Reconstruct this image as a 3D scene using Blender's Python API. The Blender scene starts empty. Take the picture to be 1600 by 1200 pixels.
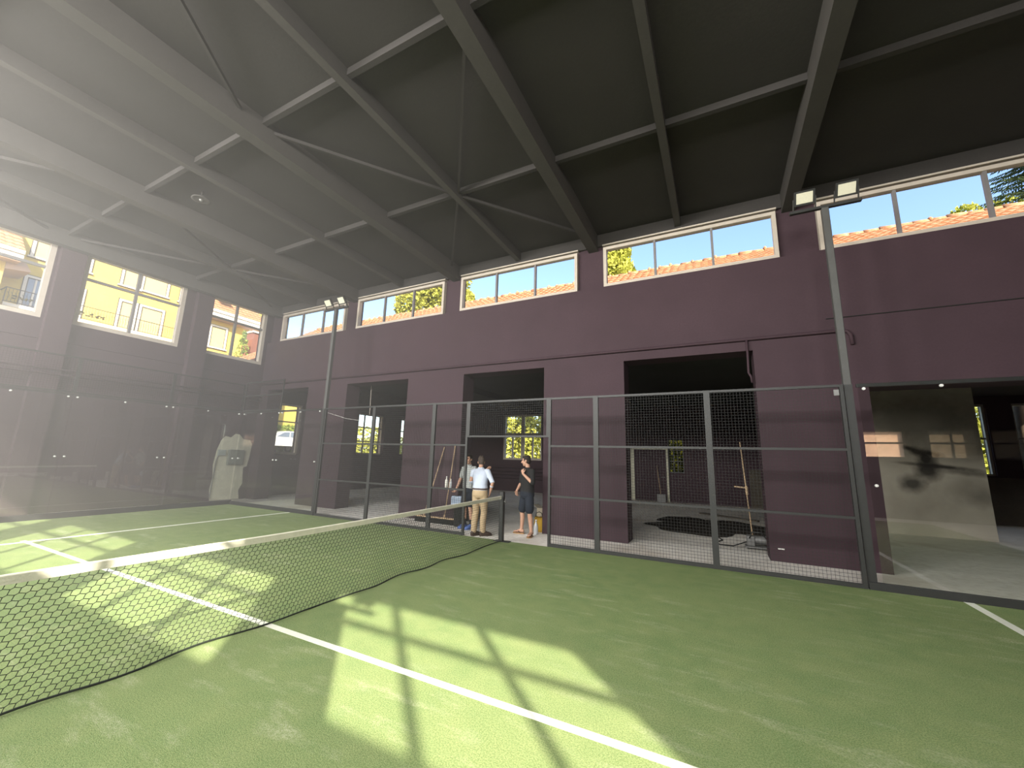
import bpy, math, random
from mathutils import Vector, Matrix
sc = bpy.context.scene
COL = sc.collection
rnd = random.Random(7)
V = Vector
SUN, SKY, NEARP, HAZE = 19.5, .5, 800.0, .040

# ------------------------------------------------------------------ mesh builder
class MB:
    def __init__(s): s.v = []; s.f = []; s.mi = []; s.m = 0
    def add(s, vs, fs):
        n = len(s.v); s.v += [tuple(p) for p in vs]
        for f in fs: s.f.append([n+i for i in f]); s.mi.append(s.m)
    def box(s, x0, x1, y0, y1, z0, z1):
        s.add([(x0,y0,z0),(x1,y0,z0),(x1,y1,z0),(x0,y1,z0),(x0,y0,z1),(x1,y0,z1),(x1,y1,z1),(x0,y1,z1)],
              [(0,3,2,1),(4,5,6,7),(0,1,5,4),(1,2,6,5),(2,3,7,6),(3,0,4,7)])
    def obox(s, c, sx, sy, sz, M=None):
        M = M or Matrix.Identity(3); c = V(c)
        vs = [c + M @ V((a*sx/2, b*sy/2, d*sz/2)) for d in (-1,1) for b in (-1,1) for a in (-1,1)]
        s.add(vs, [(0,2,3,1),(4,5,7,6),(0,1,5,4),(1,3,7,5),(3,2,6,7),(2,0,4,6)])
    def bbox(s, x0, x1, y0, y1, z0, z1, b):
        """box with all edges chamfered by b"""
        bx = [(x0,x1),(y0,y1),(z0,z1)]; vs = []; idx = {}
        for i in (0,1):
            for j in (0,1):
                for k in (0,1):
                    cx, cy, cz = bx[0][i], bx[1][j], bx[2][k]
                    dx, dy, dz = (b if i == 0 else -b), (b if j == 0 else -b), (b if k == 0 else -b)
                    for a, p in enumerate(((cx,cy+dy,cz+dz),(cx+dx,cy,cz+dz),(cx+dx,cy+dy,cz))):
                        idx[(i,j,k,a)] = len(vs); vs.append(p)
        g = lambda *q: idx[q]; fs = []
        for i in (0,1): fs.append([g(i,0,0,0),g(i,1,0,0),g(i,1,1,0),g(i,0,1,0)])
        for j in (0,1): fs.append([g(0,j,0,1),g(1,j,0,1),g(1,j,1,1),g(0,j,1,1)])
        for k in (0,1): fs.append([g(0,0,k,2),g(1,0,k,2),g(1,1,k,2),g(0,1,k,2)])
        for i in (0,1):
            for j in (0,1): fs.append([g(i,j,0,0),g(i,j,1,0),g(i,j,1,1),g(i,j,0,1)])
        for i in (0,1):
            for k in (0,1): fs.append([g(i,0,k,0),g(i,1,k,0),g(i,1,k,2),g(i,0,k,2)])
        for j in (0,1):
            for k in (0,1): fs.append([g(0,j,k,1),g(1,j,k,1),g(1,j,k,2),g(0,j,k,2)])
        for i in (0,1):
            for j in (0,1):
                for k in (0,1): fs.append([g(i,j,k,0),g(i,j,k,1),g(i,j,k,2)])
        s.add(vs, fs)
    def bar(s, p, q, w, h=None, up=(0,0,1)):
        h = h or w; p = V(p); q = V(q); d = (q-p).normalized(); u = V(up)
        if abs(d.dot(u)) > .98: u = V((0,1,0))
        a = d.cross(u).normalized(); b = a.cross(d)
        vs = [e + a*i*w/2 + b*j*h/2 for e in (p,q) for i,j in ((-1,-1),(1,-1),(1,1),(-1,1))]
        s.add(vs, [(0,3,2,1),(4,5,6,7),(0,1,5,4),(1,2,6,5),(2,3,7,6),(3,0,4,7)])
    def ring(s, c, d, r, n, u=None):
        d = V(d).normalized(); u = V(u) if u else (V((0,0,1)) if abs(d.z) < .9 else V((1,0,0)))
        a = d.cross(u).normalized(); b = d.cross(a)
        return [V(c) + a*math.cos(t*2*math.pi/n)*r + b*math.sin(t*2*math.pi/n)*r for t in range(n)]
    def loft(s, rings, caps=True):
        n = len(rings[0]); vs = [p for r in rings for p in r]; fs = []
        for i in range(len(rings)-1):
            for j in range(n):
                k = (j+1) % n
                fs.append((i*n+j, i*n+k, (i+1)*n+k, (i+1)*n+j))
        if caps: fs += [tuple(range(n))[::-1], tuple(range((len(rings)-1)*n, len(rings)*n))]
        s.add(vs, fs)
    def tube(s, p, q, r, n=10, r2=None):
        d = V(q)-V(p); s.loft([s.ring(p,d,r,n), s.ring(q,d,r if r2 is None else r2,n)])
    def path(s, pts, r, n=8):
        pts = [V(p) for p in pts]; R = []
        for i, p in enumerate(pts):
            d = pts[min(i+1,len(pts)-1)] - pts[max(i-1,0)]
            R.append(s.ring(p, d, r[i] if isinstance(r,(list,tuple)) else r, n))
        s.loft(R)
    def lathe(s, c, prof, n=20):
        c = V(c)
        s.loft([[c + V((math.cos(t*2*math.pi/n)*r, math.sin(t*2*math.pi/n)*r, z)) for t in range(n)] for r, z in prof])
    def ell(s, c, rx, ry, rz, M=None, nu=16, nv=10):
        c = V(c); M = M or Matrix.Identity(3); R = []
        for i in range(nv+1):
            a = -math.pi/2 + math.pi*(i if 0 < i < nv else (i+.02 if i == 0 else i-.02))/nv
            R.append([c + M @ V((rx*math.cos(a)*math.cos(t*2*math.pi/nu), ry*math.cos(a)*math.sin(t*2*math.pi/nu), rz*math.sin(a))) for t in range(nu)])
        s.loft(R)
    def caps(s, pts, rad, n=12):
        """chain of limbs: lofted tube with round ends"""
        pts = [V(p) for p in pts]; R = []
        d0 = (pts[1]-pts[0]).normalized(); d1 = (pts[-1]-pts[-2]).normalized()
        for a in (85,60,30): R.append(s.ring(pts[0]-d0*rad[0]*math.sin(math.radians(a)), d0, rad[0]*math.cos(math.radians(a)), n, s._u(d0)))
        for i, p in enumerate(pts):
            d = (pts[min(i+1,len(pts)-1)] - pts[max(i-1,0)])
            R.append(s.ring(p, d, rad[i], n, s._u(d0)))
        for a in (30,60,85): R.append(s.ring(pts[-1]+d1*rad[-1]*math.sin(math.radians(a)), d1, rad[-1]*math.cos(math.radians(a)), n, s._u(d0)))
        s.loft(R)
    def _u(s, d): return (1,0.13,0) if abs(d.z) > .6 else (0.05,0.02,1)
    def build(s, name, mat, parent=None, smooth=False):
        off = V((0,0,0)); p = parent
        while p is not None: off += p.location; p = p.parent
        me = bpy.data.meshes.new(name)
        me.from_pydata([(a-off.x, b-off.y, c-off.z) for a,b,c in s.v], [], s.f)
        for m in (mat if isinstance(mat,(list,tuple)) else [mat]): me.materials.append(m)
        if any(s.mi): me.polygons.foreach_set('material_index', s.mi)
        if smooth: me.polygons.foreach_set('use_smooth', [True]*len(me.polygons))
        me.update()
        o = bpy.data.objects.new(name, me); COL.objects.link(o)
        if parent: o.parent = parent
        return o
def remesh(o, vox, sm=6):
    m = o.modifiers.new('r','REMESH'); m.mode = 'VOXEL'; m.voxel_size = vox
    k = o.modifiers.new('s','SMOOTH'); k.iterations = sm; k.factor = .5
    dg = bpy.context.evaluated_depsgraph_get(); dg.update()
    me = bpy.data.meshes.new_from_object(o.evaluated_get(dg))
    o.modifiers.clear(); old = o.data; mats = [m for m in old.materials]
    o.data = me; me.name = o.name
    if not me.materials:
        for m in mats: me.materials.append(m)
    me.polygons.foreach_set('use_smooth', [True]*len(me.polygons)); bpy.data.meshes.remove(old)
    return o
def tag(o, label, cat, group=None):
    o['label'] = label; o['category'] = cat
    if group: o['group'] = group
    return o
def thing(name, label, cat, loc=(0,0,0), group=None):
    o = bpy.data.objects.new(name, None); COL.objects.link(o); o.location = loc; o.empty_display_size = .1
    return tag(o, label, cat, group)
def struct(o): o['kind'] = 'structure'; return o
def sempty(name, loc=(0,0,0)):
    o = bpy.data.objects.new(name, None); COL.objects.link(o); o.location = loc; return struct(o)

# ------------------------------------------------------------------ materials
def nt(name):
    m = bpy.data.materials.new(name); m.use_nodes = True
    t = m.node_tree; t.nodes.clear(); out = t.nodes.new('ShaderNodeOutputMaterial')
    return m, t, out
def N(t, typ, **kw):
    n = t.nodes.new(typ)
    for k, v in kw.items():
        if k in n.inputs: n.inputs[k].default_value = v
        else: setattr(n, k, v)
    return n
def L(t, a, b): t.links.new(a, b)
def mixc(t, fac, a, b, mode='MIX'):
    n = t.nodes.new('ShaderNodeMix'); n.data_type = 'RGBA'; n.blend_type = mode
    for sock, v in ((n.inputs[0],fac),(n.inputs[6],a),(n.inputs[7],b)):
        if hasattr(v,'is_output'): t.links.new(v, sock)
        else: sock.default_value = (v if isinstance(v,(int,float)) else (*v,1) if len(v) == 3 else v)
    return n.outputs[2]
def noise(t, vec, scale, detail=4, rough=.55):
    n = N(t,'ShaderNodeTexNoise'); n.inputs['Scale'].default_value = scale; n.inputs['Detail'].default_value = detail
    n.inputs['Roughness'].default_value = rough
    if vec is not None: L(t, vec, n.inputs['Vector'])
    return n.outputs['Fac']
def ramp(t, f, a, b):
    n = N(t,'ShaderNodeMapRange'); n.inputs['From Min'].default_value = a; n.inputs['From Max'].default_value = b
    L(t, f, n.inputs['Value']); return n.outputs['Result']
def mat(name, rgb, rough=.7, var=.12, scale=3, bump=0, bscale=60, metal=0, spec=.3, scale2=25):
    m, t, out = nt(name)
    p = N(t,'ShaderNodeBsdfPrincipled'); p.inputs['Roughness'].default_value = rough
    p.inputs['Metallic'].default_value = metal; p.inputs['Specular IOR Level'].default_value = spec
    tc = N(t,'ShaderNodeTexCoord').outputs['Object']
    if var:
        f = noise(t, tc, scale, 5); g = noise(t, tc, scale2, 3)
        c = mixc(t, ramp(t,f,.3,.7), tuple(c*(1-var) for c in rgb), tuple(min(1,c*(1+var)) for c in rgb))
        c = mixc(t, ramp(t,g,.35,.65), c, mixc(t, .5, c, tuple(c*(1-var*1.2) for c in rgb)))
        L(t, c, p.inputs['Base Color'])
    else: p.inputs['Base Color'].default_value = (*rgb,1)
    if bump:
        b = N(t,'ShaderNodeBump'); b.inputs['Strength'].default_value = bump; b.inputs['Distance'].default_value = .01
        L(t, noise(t, tc, bscale, 3), b.inputs['Height']); L(t, b.outputs['Normal'], p.inputs['Normal'])
    L(t, p.outputs['BSDF'], out.inputs['Surface'])
    return m
def glassmat(name, tint, ior=1.5, gain=1.0, rough=.0):
    m, t, out = nt(name)
    tr = N(t,'ShaderNodeBsdfTransparent'); tr.inputs['Color'].default_value = (*tint,1)
    gl = N(t,'ShaderNodeBsdfGlossy'); gl.inputs['Roughness'].default_value = rough; gl.inputs['Color'].default_value = (1,1,1,1)
    lw = N(t,'ShaderNodeLayerWeight'); lw.inputs['Blend'].default_value = .5       # Schlick from the facing angle
    pw = N(t,'ShaderNodeMath'); pw.operation = 'POWER'; pw.inputs[1].default_value = 5; L(t, lw.outputs['Facing'], pw.inputs[0])
    f0 = ((ior-1)/(ior+1))**2
    fr = N(t,'ShaderNodeMath'); fr.operation = 'MULTIPLY_ADD'; fr.inputs[1].default_value = 1-f0; fr.inputs[2].default_value = f0; L(t, pw.outputs[0], fr.inputs[0])
    mu = N(t,'ShaderNodeMath'); mu.operation = 'MULTIPLY'; mu.inputs[1].default_value = gain; mu.use_clamp = True
    L(t, fr.outputs[0], mu.inputs[0])
    mx = N(t,'ShaderNodeMixShader'); L(t, mu.outputs[0], mx.inputs[0]); L(t, tr.outputs[0], mx.inputs[1]); L(t, gl.outputs[0], mx.inputs[2])
    L(t, mx.outputs[0], out.inputs['Surface'])
    return m
def brickmat(name, c1, c2, mortar, scale, rough=.85, axis='X', var=.2):
    """brick courses; axis = normal axis of the wall"""
    m, t, out = nt(name)
    p = N(t,'ShaderNodeBsdfPrincipled'); p.inputs['Roughness'].default_value = rough; p.inputs['Specular IOR Level'].default_value = .2
    tc = N(t,'ShaderNodeTexCoord').outputs['Object']; sp = N(t,'ShaderNodeSeparateXYZ'); cb = N(t,'ShaderNodeCombineXYZ'); L(t, tc, sp.inputs[0])
    L(t, sp.outputs['Y' if axis == 'X' else 'X'], cb.inputs['X']); L(t, sp.outputs['Z'], cb.inputs['Y'])
    b = N(t,'ShaderNodeTexBrick'); L(t, cb.outputs[0], b.inputs['Vector'])
    b.inputs['Color1'].default_value = (*c1,1); b.inputs['Color2'].default_value = (*c2,1); b.inputs['Mortar'].default_value = (*mortar,1)
    b.inputs['Scale'].default_value = scale; b.inputs['Mortar Size'].default_value = .012
    c = mixc(t, ramp(t, noise(t, tc, 1.2), .35, .7), b.outputs['Color'], tuple(x*(1-var) for x in c1))
    L(t, c, p.inputs['Base Color']); L(t, p.outputs[0], out.inputs['Surface'])
    return m

M = {}
# artificial turf
def turfmat():
    m, t, out = nt('turf'); p = N(t,'ShaderNodeBsdfPrincipled'); p.inputs['Roughness'].default_value = .95; p.inputs['Specular IOR Level'].default_value = .1
    tc = N(t,'ShaderNodeTexCoord').outputs['Object']
    base = mixc(t, ramp(t, noise(t,tc,.5,3), .35,.65), (.124,.204,.082), (.166,.238,.098))
    base = mixc(t, ramp(t, noise(t,tc,3.5,5), .35,.7), base, (.195,.258,.110))
    sp = noise(t,tc,170,2,.7); base = mixc(t, ramp(t, sp, .42,.62), base, mixc(t,.5,base,(.36,.37,.17)))
    base = mixc(t, ramp(t, noise(t,tc,90,2), .55,.42), base, mixc(t,.35,base,(.05,.10,.025)))
    # silica sand brushed into streaks
    mp = N(t,'ShaderNodeMapping'); mp.inputs['Rotation'].default_value = (0,0,.35); mp.inputs['Scale'].default_value = (.9,3.2,1); L(t,tc,mp.inputs[0])
    st = noise(t, mp.outputs[0], 1.6, 7, .68); lo = noise(t, tc, .35, 2)
    a = N(t,'ShaderNodeMath'); a.operation = 'MULTIPLY'; L(t, ramp(t,st,.53,.70), a.inputs[0]); L(t, ramp(t,lo,.36,.55), a.inputs[1])
    b = N(t,'ShaderNodeMath'); b.operation = 'MULTIPLY'; L(t, a.outputs[0], b.inputs[0]); L(t, ramp(t,noise(t,tc,60,3),.35,.7), b.inputs[1])
    c = mixc(t, b.outputs[0], base, (.40,.42,.28))
    L(t, c, p.inputs['Base Color'])
    bm = N(t,'ShaderNodeBump'); bm.inputs['Strength'].default_value = .7; bm.inputs['Distance'].default_value = .012
    L(t, sp, bm.inputs['Height']); L(t, bm.outputs[0], p.inputs['Normal'])
    L(t, p.outputs[0], out.inputs['Surface']); return m
M['turf'] = turfmat()
M['line'] = mat('court_line_white', (.66,.68,.58), .9, .08, 20, .4, 180)
def floormat():
    m, t, out = nt('concrete'); p = N(t,'ShaderNodeBsdfPrincipled'); p.inputs['Roughness'].default_value = .62; p.inputs['Specular IOR Level'].default_value = .3
    tc = N(t,'ShaderNodeTexCoord').outputs['Object']
    mp = N(t,'ShaderNodeMapping'); mp.inputs['Scale'].default_value = (.35,1.2,1); L(t,tc,mp.inputs[0])
    c = mixc(t, ramp(t,noise(t,mp.outputs[0],1.1,6),.35,.65), (.70,.67,.61), (.82,.79,.73))
    c = mixc(t, ramp(t,noise(t,tc,9,6),.45,.75), c, (.60,.56,.50))
    c = mixc(t, ramp(t,noise(t,tc,.55,4),.55,.72), c, (.52,.46,.39))
    L(t,c,p.inputs['Base Color']); L(t,p.outputs[0],out.inputs['Surface']); return m
M['floor'] = floormat()
M['wall'] = mat('plum_wall_paint', (.054,.031,.039), .75, .10, 1.2, .25, 30)
M['ceil'] = mat('anthracite_ceiling_paint', (.048,.044,.041), .85, .10, 1.0, .15, 20)
M['beam'] = mat('anthracite_beam_paint', (.066,.061,.056), .8, .08, 2)
M['frame'] = mat('beige_window_frame', (.52,.46,.39), .55, .06, 6)
M['mull'] = mat('grey_window_bar', (.21,.20,.20), .5, .06, 6)
M['black'] = mat('black_powder_coat', (.028,.029,.028), .5, .08, 8, .1, 120, spec=.45)
M['wire'] = mat('galvanised_black_wire', (.022,.022,.021), .55, .0)
M['bolt'] = mat('bolt_steel', (.75,.75,.72), .35, .0, metal=.2)
M['cglass'] = glassmat('court_glass', (.955,.965,.955), 1.5, 2.0)
M['wglass'] = glassmat('window_glass', (.97,.975,.975), 1.45, .8)
M['net'] = mat('net_cord', (.016,.022,.016), .8, 0)
M['tape'] = mat('net_tape_white', (.70,.68,.56), .8, .08, 9, .3, 60)
M['cream'] = mat('led_panel_cream', (.66,.64,.50), .5, .05, 40)
M['steel'] = mat('grey_steel', (.20,.20,.195), .45, .08, 6, metal=.3)
M['mast'] = mat('mast_grey_paint', (.085,.085,.082), .5, .1, 3)
M['darkgap'] = mat('dark_rubber', (.015,.015,.014), .8, .1)
M['concrete_kerb'] = mat('kerb_concrete', (.34,.32,.27), .9, .12, 4, .3, 40)
M['plaster'] = mat('bare_plaster', (.66,.64,.50), .9, .16, 4, .5, 25)
M['white'] = mat('white_paint', (.72,.71,.67), .6, .05, 6)

# ------------------------------------------------------------------ shell
def cells(mb, a0, a1, z0, z1, d0, d1, holes, axis):
    """solid wall with rectangular holes; axis 'Y': a = x, thickness d in y; axis 'X': a = y, thickness d in x"""
    A = sorted({a0,a1,*[h[i] for h in holes for i in (0,1) if a0 < h[i] < a1]})
    Z = sorted({z0,z1,*[h[i] for h in holes for i in (2,3) if z0 < h[i] < z1]})
    for i in range(len(A)-1):
        run = None
        for k in range(len(Z)-1):
            ca, cz = (A[i]+A[i+1])/2, (Z[k]+Z[k+1])/2
            solid = not any(h[0] < ca < h[1] and h[2] < cz < h[3] for h in holes)
            if solid:
                run = [run[0] if run else Z[k], Z[k+1]]
            if run and (not solid or k == len(Z)-2):
                if axis == 'Y': mb.box(A[i],A[i+1],d0,d1,run[0],run[1])
                else: mb.box(d0,d1,A[i],A[i+1],run[0],run[1])
                run = None
XL, XR, YF, YN, ZC = -11.4, 14.9, 6.32, -6.25, 7.32
b = MB(); b.box(-12.5,15.3,-6.7,17.2,-.25,-.012); struct(b.build('floor', M['floor']))

# far wall: doorways below, strip windows above
OPEN = [(-10.9,-8.62),(-6.68,-4.08),(-2.08,.34),(2.31,4.87),(6.59,9.2),(10.9,13.3)]
FW = [(-10.66,-7.2),(-6.6,-2.96),(-2.36,1.2),(1.87,5.48),(6.16,9.75),(10.45,14.0)]
b = MB()
cells(b, XL-.3, 15.2, -.02, 5.87, YF, 6.85, [(a,c,-1,3.97 if a < 6 else 3.12) for a,c in OPEN], 'Y')
cells(b, XL-.3, 15.2, 5.87, 7.6, 6.46, 6.57, [(a+.04,c-.04,5.86,6.94) for a,c in FW], 'Y')
wf = struct(b.build('wall_far', M['wall']))
# left wall with three big windows and pilasters
LW = [(-5.15,-2.62),(-2.05,.45),(1.02,3.47),(4.03,6.2)]
b = MB(); cells(b, -6.6, 6.85, -.02, 7.6, -11.85, XL, [(a,c,4.97,7.1) for a,c in LW], 'X')
b.box(-11.85,-11.2,-6.6,6.32,7.1,7.6)
wl = struct(b.build('wall_left', M['wall']))
for y0,y1 in ((-2.55,-2.0),(.50,.98),(3.72,4.20)):
    b = MB(); b.box(XL,-11.18,y0,y1,-.02,7.3); b.build('pilaster', M['wall'], wl)
b = MB(); b.box(XL,XL+.035,-6.2,6.32,4.42,4.47); b.box(XL,XL+.03,-6.2,6.32,3.32,3.36)
b.build('wall_ledge', M['wall'], wl)
# bare plaster patch with ragged outline on the left wall
prof = [(5.13,-.0),(5.08,.35),(5.12,.8),(5.07,1.2),(5.12,1.7),(5.22,2.05),(5.33,2.2),(5.52,2.16),(5.66,2.3),(5.80,2.28),(5.95,2.12),(6.2,2.1),(6.28,1.95),(6.25,1.5),(6.2,1.15),(6.08,1.1),(6.1,.8),(6.13,.55),(6.02,.3),(6.08,0)]
b = MB(); n = len(prof)
b.add([(XL+.012,y,z) for y,z in prof]+[(XL-.02,y,z) for y,z in prof],[tuple(range(n))]+[(i,(i+1)%n,(i+1)%n+n,i+n) for i in range(n)])
b.build('bare_plaster_patch', M['plaster'], wl)
# near wall (behind the camera): the sun comes through these
NW = [(-9.6,-6.2),(-5.4,-2.0),(-1.2,2.25),(2.95,6.35),(7.25,10.6),(11.5,14.7)]
NL = [(7.9,10.1),(10.7,11.95),(12.25,14.4)]
b = MB(); cells(b, XL-.45, 15.2, -.02, 7.6, -6.6, YN, [(a,c,5.02,6.87) for a,c in NW]+[(a,c,2.07,3.07) for a,c in NL], 'Y')
struct(b.build('wall_near', M['wall']))
b = MB(); b.box(XR,15.2,-6.6,6.85,-.02,7.6); struct(b.build('wall_right', M['wall']))
# unseen wall block added outside to shade the easternmost window
b = MB(); b.box(13.2,20,-7.97,-6.61,-.3,12); struct(b.build('wall_wing', M['plaster']))
# ceiling
b = MB(); b.box(-11.85,15.2,-6.6,6.85,ZC,ZC+.4); ce = struct(b.build('ceiling', M['ceil']))
for i, x in enumerate([-11.0,-8.92,-6.82,-4.72,-2.6,-.5,1.6,3.6,5.72,7.9,10.0,12.1,14.2]):
    main = i % 2 == 0
    if x > 7 and not main: continue
    b = MB(); w = .12 if main else .065
    b.box(x-w,x+w,-6.25,6.46,(6.90 if main else 7.08),ZC+.02); b.build('ceiling_beam', M['beam'], ce)
for y in (-5.4,-2.45,.5,3.45):
    b = MB(); b.box(-11.3,14.9,y-.04,y+.04,7.20,ZC+.02); b.build('ceiling_purlin', M['ceil'], ce)
for x in (-8.92,-.5):
    for y in (-2.45,3.45):
        for dx in (-2.1,2.1):
            for dy in (-2.9,2.7):
                b = MB(); b.bar((x,y,7.19),(x+dx,y+dy,7.19),.045,.06); b.build('ceiling_brace', M['ceil'], ce)
b = MB(); b.box(-11.4,14.9,6.40,6.5,7.0,ZC+.02); b.build('ceiling_edge_beam', M['ceil'], ce)

# windows -------------------------------------------------------
wn = [0]
def window(axis, a0, a1, z0, z1, d, cols, rows, fw=.07, bw=.045, depth=.1, fm='frame', bmn='mull', pane='wglass', inner=1, sill=True):
    """axis 'Y': pane normal along y at y=d. cols/rows = cut positions. inner=+1: room side is towards smaller d"""
    wn[0] += 1; o = sempty('window_%d' % wn[0], ((a0+a1)/2,d,z0) if axis == 'Y' else (d,(a0+a1)/2,z0))
    def bx(mb, p0, p1, q0, q1, e0, e1):
        if axis == 'Y': mb.box(p0,p1,e0,e1,q0,q1)
        else: mb.box(e0,e1,p0,p1,q0,q1)
    h = depth/2
    f = MB()
    bx(f,a0,a1,z0,z0+fw,d-h,d+h); bx(f,a0,a1,z1-fw,z1,d-h,d+h); bx(f,a0,a0+fw,z0+fw,z1-fw,d-h,d+h); bx(f,a1-fw,a1,z0+fw,z1-fw,d-h,d+h)
    f.build('window_frame', M[fm], o)
    for c in cols:
        g = MB(); bx(g,c-bw/2,c+bw/2,z0+fw,z1-fw,d-h*.6,d+h*.6); g.build('mullion', M[bmn], o)
    for r in rows:
        g = MB(); bx(g,a0+fw,a1-fw,r-bw/2,r+bw/2,d-h*.55,d+h*.55); g.build('glazing_bar', M[bmn], o)
    g = MB(); bx(g,a0+fw,a1-fw,z0+fw,z1-fw,d-.004,d+.004); g.build('window_pane', M[pane], o)
    return o
for a, c in FW:
    t3 = (c-a)/3
    o = window('Y', a, c, 5.875, 6.92, 6.41, [a+t3, a+2*t3], [], fw=.075, bw=.05, depth=.13)
    b = MB(); b.box(a-.02,c+.02,6.34,6.47,6.965,7.0); b.build('window_head_trim', M['frame'], o)
for i, (a, c) in enumerate(LW):
    o = window('X', a, c, 4.97, 7.1, -11.5, [(a+c)/2] if i != 1 else [a+.75], [6.35], fw=.11, bw=.07, depth=.16)
for a, c in NW:
    t3 = (c-a)/3
    window('Y', a, c, 5.02, 6.87, -6.45, [a+t3, a+2*t3], [6.24], fw=.06, bw=.07, depth=.1)
# translucent panes of the low near windows (seen only mirrored in the court glass)
def translucent(name, rgb):
    m, t, out = nt(name); tl = N(t,'ShaderNodeBsdfTranslucent'); tl.inputs['Color'].default_value = (*rgb,1)
    df = N(t,'ShaderNodeBsdfDiffuse'); df.inputs['Color'].default_value = (*rgb,1)
    mx = N(t,'ShaderNodeMixShader'); mx.inputs[0].default_value = .06; L(t,tl.outputs[0],mx.inputs[1]); L(t,df.outputs[0],mx.inputs[2]); L(t,mx.outputs[0],out.inputs[0]); return m
M['frost'] = translucent('frosted_rosy_pane', (.97,.78,.64)); M['frost2'] = translucent('frosted_grey_pane', (.40,.35,.29))
for i, (a, c) in enumerate(NL):
    window('Y', a, c, 2.07, 3.07, -6.42, [a+.55] if i == 0 else [(a+c)/2], [2.62], fw=.05, bw=.05, pane='frost' if i == 0 else 'frost2', fm='mull')

# annex behind the far wall -------------------------------------
AL = [(7.0,8.55,1.60,3.70),(11.65,13.45,1.70,3.75),(14.75,15.7,1.70,3.75)]
b = MB(); cells(b, 6.85, 17.1, -.02, 4.6, -12.35, -11.9, AL, 'X'); struct(b.build('wall_annex_left', M['wall']))
AF = [(-6.4,-4.08,1.62,4.05),(2.1,2.75,1.25,2.75),(10.6,12.40,1.55,3.98),(13.02,14.6,1.55,3.98)]
b = MB(); cells(b, -12.35, 15.3, -.02, 4.6, 16.75, 17.2, AF, 'Y'); struct(b.build('wall_annex_far', M['wall']))
def pale():
    m, t, out = nt('pale_sooty_plaster'); p = N(t,'ShaderNodeBsdfPrincipled'); p.inputs['Roughness'].default_value = .9
    tc = N(t,'ShaderNodeTexCoord').outputs['Object']
    c = mixc(t, ramp(t,noise(t,tc,1.3,6),.35,.7), (.58,.53,.43), (.44,.40,.32))
    def blob(cx, cz, rx, rz, rot):
        mp = N(t,'ShaderNodeMapping'); mp.vector_type = 'TEXTURE'
        mp.inputs['Location'].default_value = (cx,12,cz); mp.inputs['Rotation'].default_value = (0,rot,0); mp.inputs['Scale'].default_value = (rx,50,rz)
        L(t,tc,mp.inputs[0]); ln = N(t,'ShaderNodeVectorMath'); ln.operation = 'LENGTH'; L(t,mp.outputs[0],ln.inputs[0])
        ad = N(t,'ShaderNodeMath'); ad.operation = 'MULTIPLY_ADD'; ad.inputs[1].default_value = .5; L(t,noise(t,tc,5,4),ad.inputs[0]); L(t,ln.outputs['Value'],ad.inputs[2])
        return ramp(t, ad.outputs[0], 1.25, .55)
    for q, k in (((9.10,1.68,.36,.36,0),.93),((8.74,1.32,.36,.30,0),.85),((9.10,1.98,.27,.34,0),.95),((8.93,2.18,.22,.16,.5),.9),((8.76,2.27,.16,.09,.4),.9),((9.25,2.12,.30,.10,.25),.9),((9.3,1.80,1.0,.075,.10),.92),((9.85,1.66,.75,.12,.12),.6),((9.9,1.2,.6,.5,0),.35),((10.1,1.0,.4,.3,0),.3),((9.0,3.0,2.6,.9,0),.55)):  # soot blobs; the last wide one paints shade across the wall top
        n = N(t,'ShaderNodeMath'); n.operation = 'MULTIPLY'; n.inputs[1].default_value = k; L(t, blob(*q), n.inputs[0])
        c = mixc(t, n.outputs[0], c, (.022,.021,.017))
    L(t,c,p.inputs['Base Color']); L(t,p.outputs[0],out.inputs[0]); return m
b = MB(); b.box(5.6,10.20,12.0,12.35,-.02,4.3); struct(b.build('wall_partition', pale()))
M['grime'] = mat('brown_rough_wall', (.10,.085,.065), .9, .2, 1.5, .3, 20)
b = MB(); b.box(5.2,15.0,16.70,16.75,-.01,1.5); b.build('wall_grime', M['grime'], bpy.data.objects['wall_annex_far'])
b = MB(); b.box(14.9,15.3,6.85,17.2,-.02,4.6); struct(b.build('wall_annex_right', M['wall']))
b = MB(); b.box(-12.3,15.3,6.85,17.2,4.25,4.6)
for x in (-8.5,-4,0.9,5.4): b.box(x-.18,x+.18,6.85,16.75,4.05,4.26)
M['aceil'] = mat('dark_annex_ceiling', (.045,.046,.042), .9, .15, 1)
struct(b.build('ceiling_annex', M['aceil']))
window('X', 7.0, 8.55, 1.60, 3.70, -12.05, [], [2.95], fw=.08, bw=.05)
window('X', 11.65, 13.45, 1.70, 3.75, -12.1, [12.2,12.85], [2.35,3.05], fw=.07, bw=.05)
window('X', 14.75, 15.7, 1.70, 3.75, -12.1, [15.2], [2.35,3.05], fw=.07, bw=.05)
o = window('Y', -6.4, -4.08, 1.62, 4.05, 16.9, [-5.24], [2.95], fw=.10, bw=.2, fm='frame', bmn='frame')
for x in (-5.85,-4.66):
    b = MB(); b.box(x-.04,x+.04,16.86,16.94,1.72,2.87); b.build('casement_stile', M['frame'], o)
M['dusty'] = glassmat('dusty_pane', (.34,.31,.20), 1.45, .6)
window('Y', 2.1, 2.75, 1.25, 2.75, 16.9, [2.3,2.5], [1.75,2.25], fw=.05, bw=.035, fm='black', bmn='black', pane='dusty')
window('Y', 10.6, 12.40, 1.55, 3.98, 16.9, [11.5], [2.8], fw=.07, bw=.06)
window('Y', 13.02, 14.6, 1.55, 3.98, 16.9, [13.9], [2.8], fw=.07, bw=.06)
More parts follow.
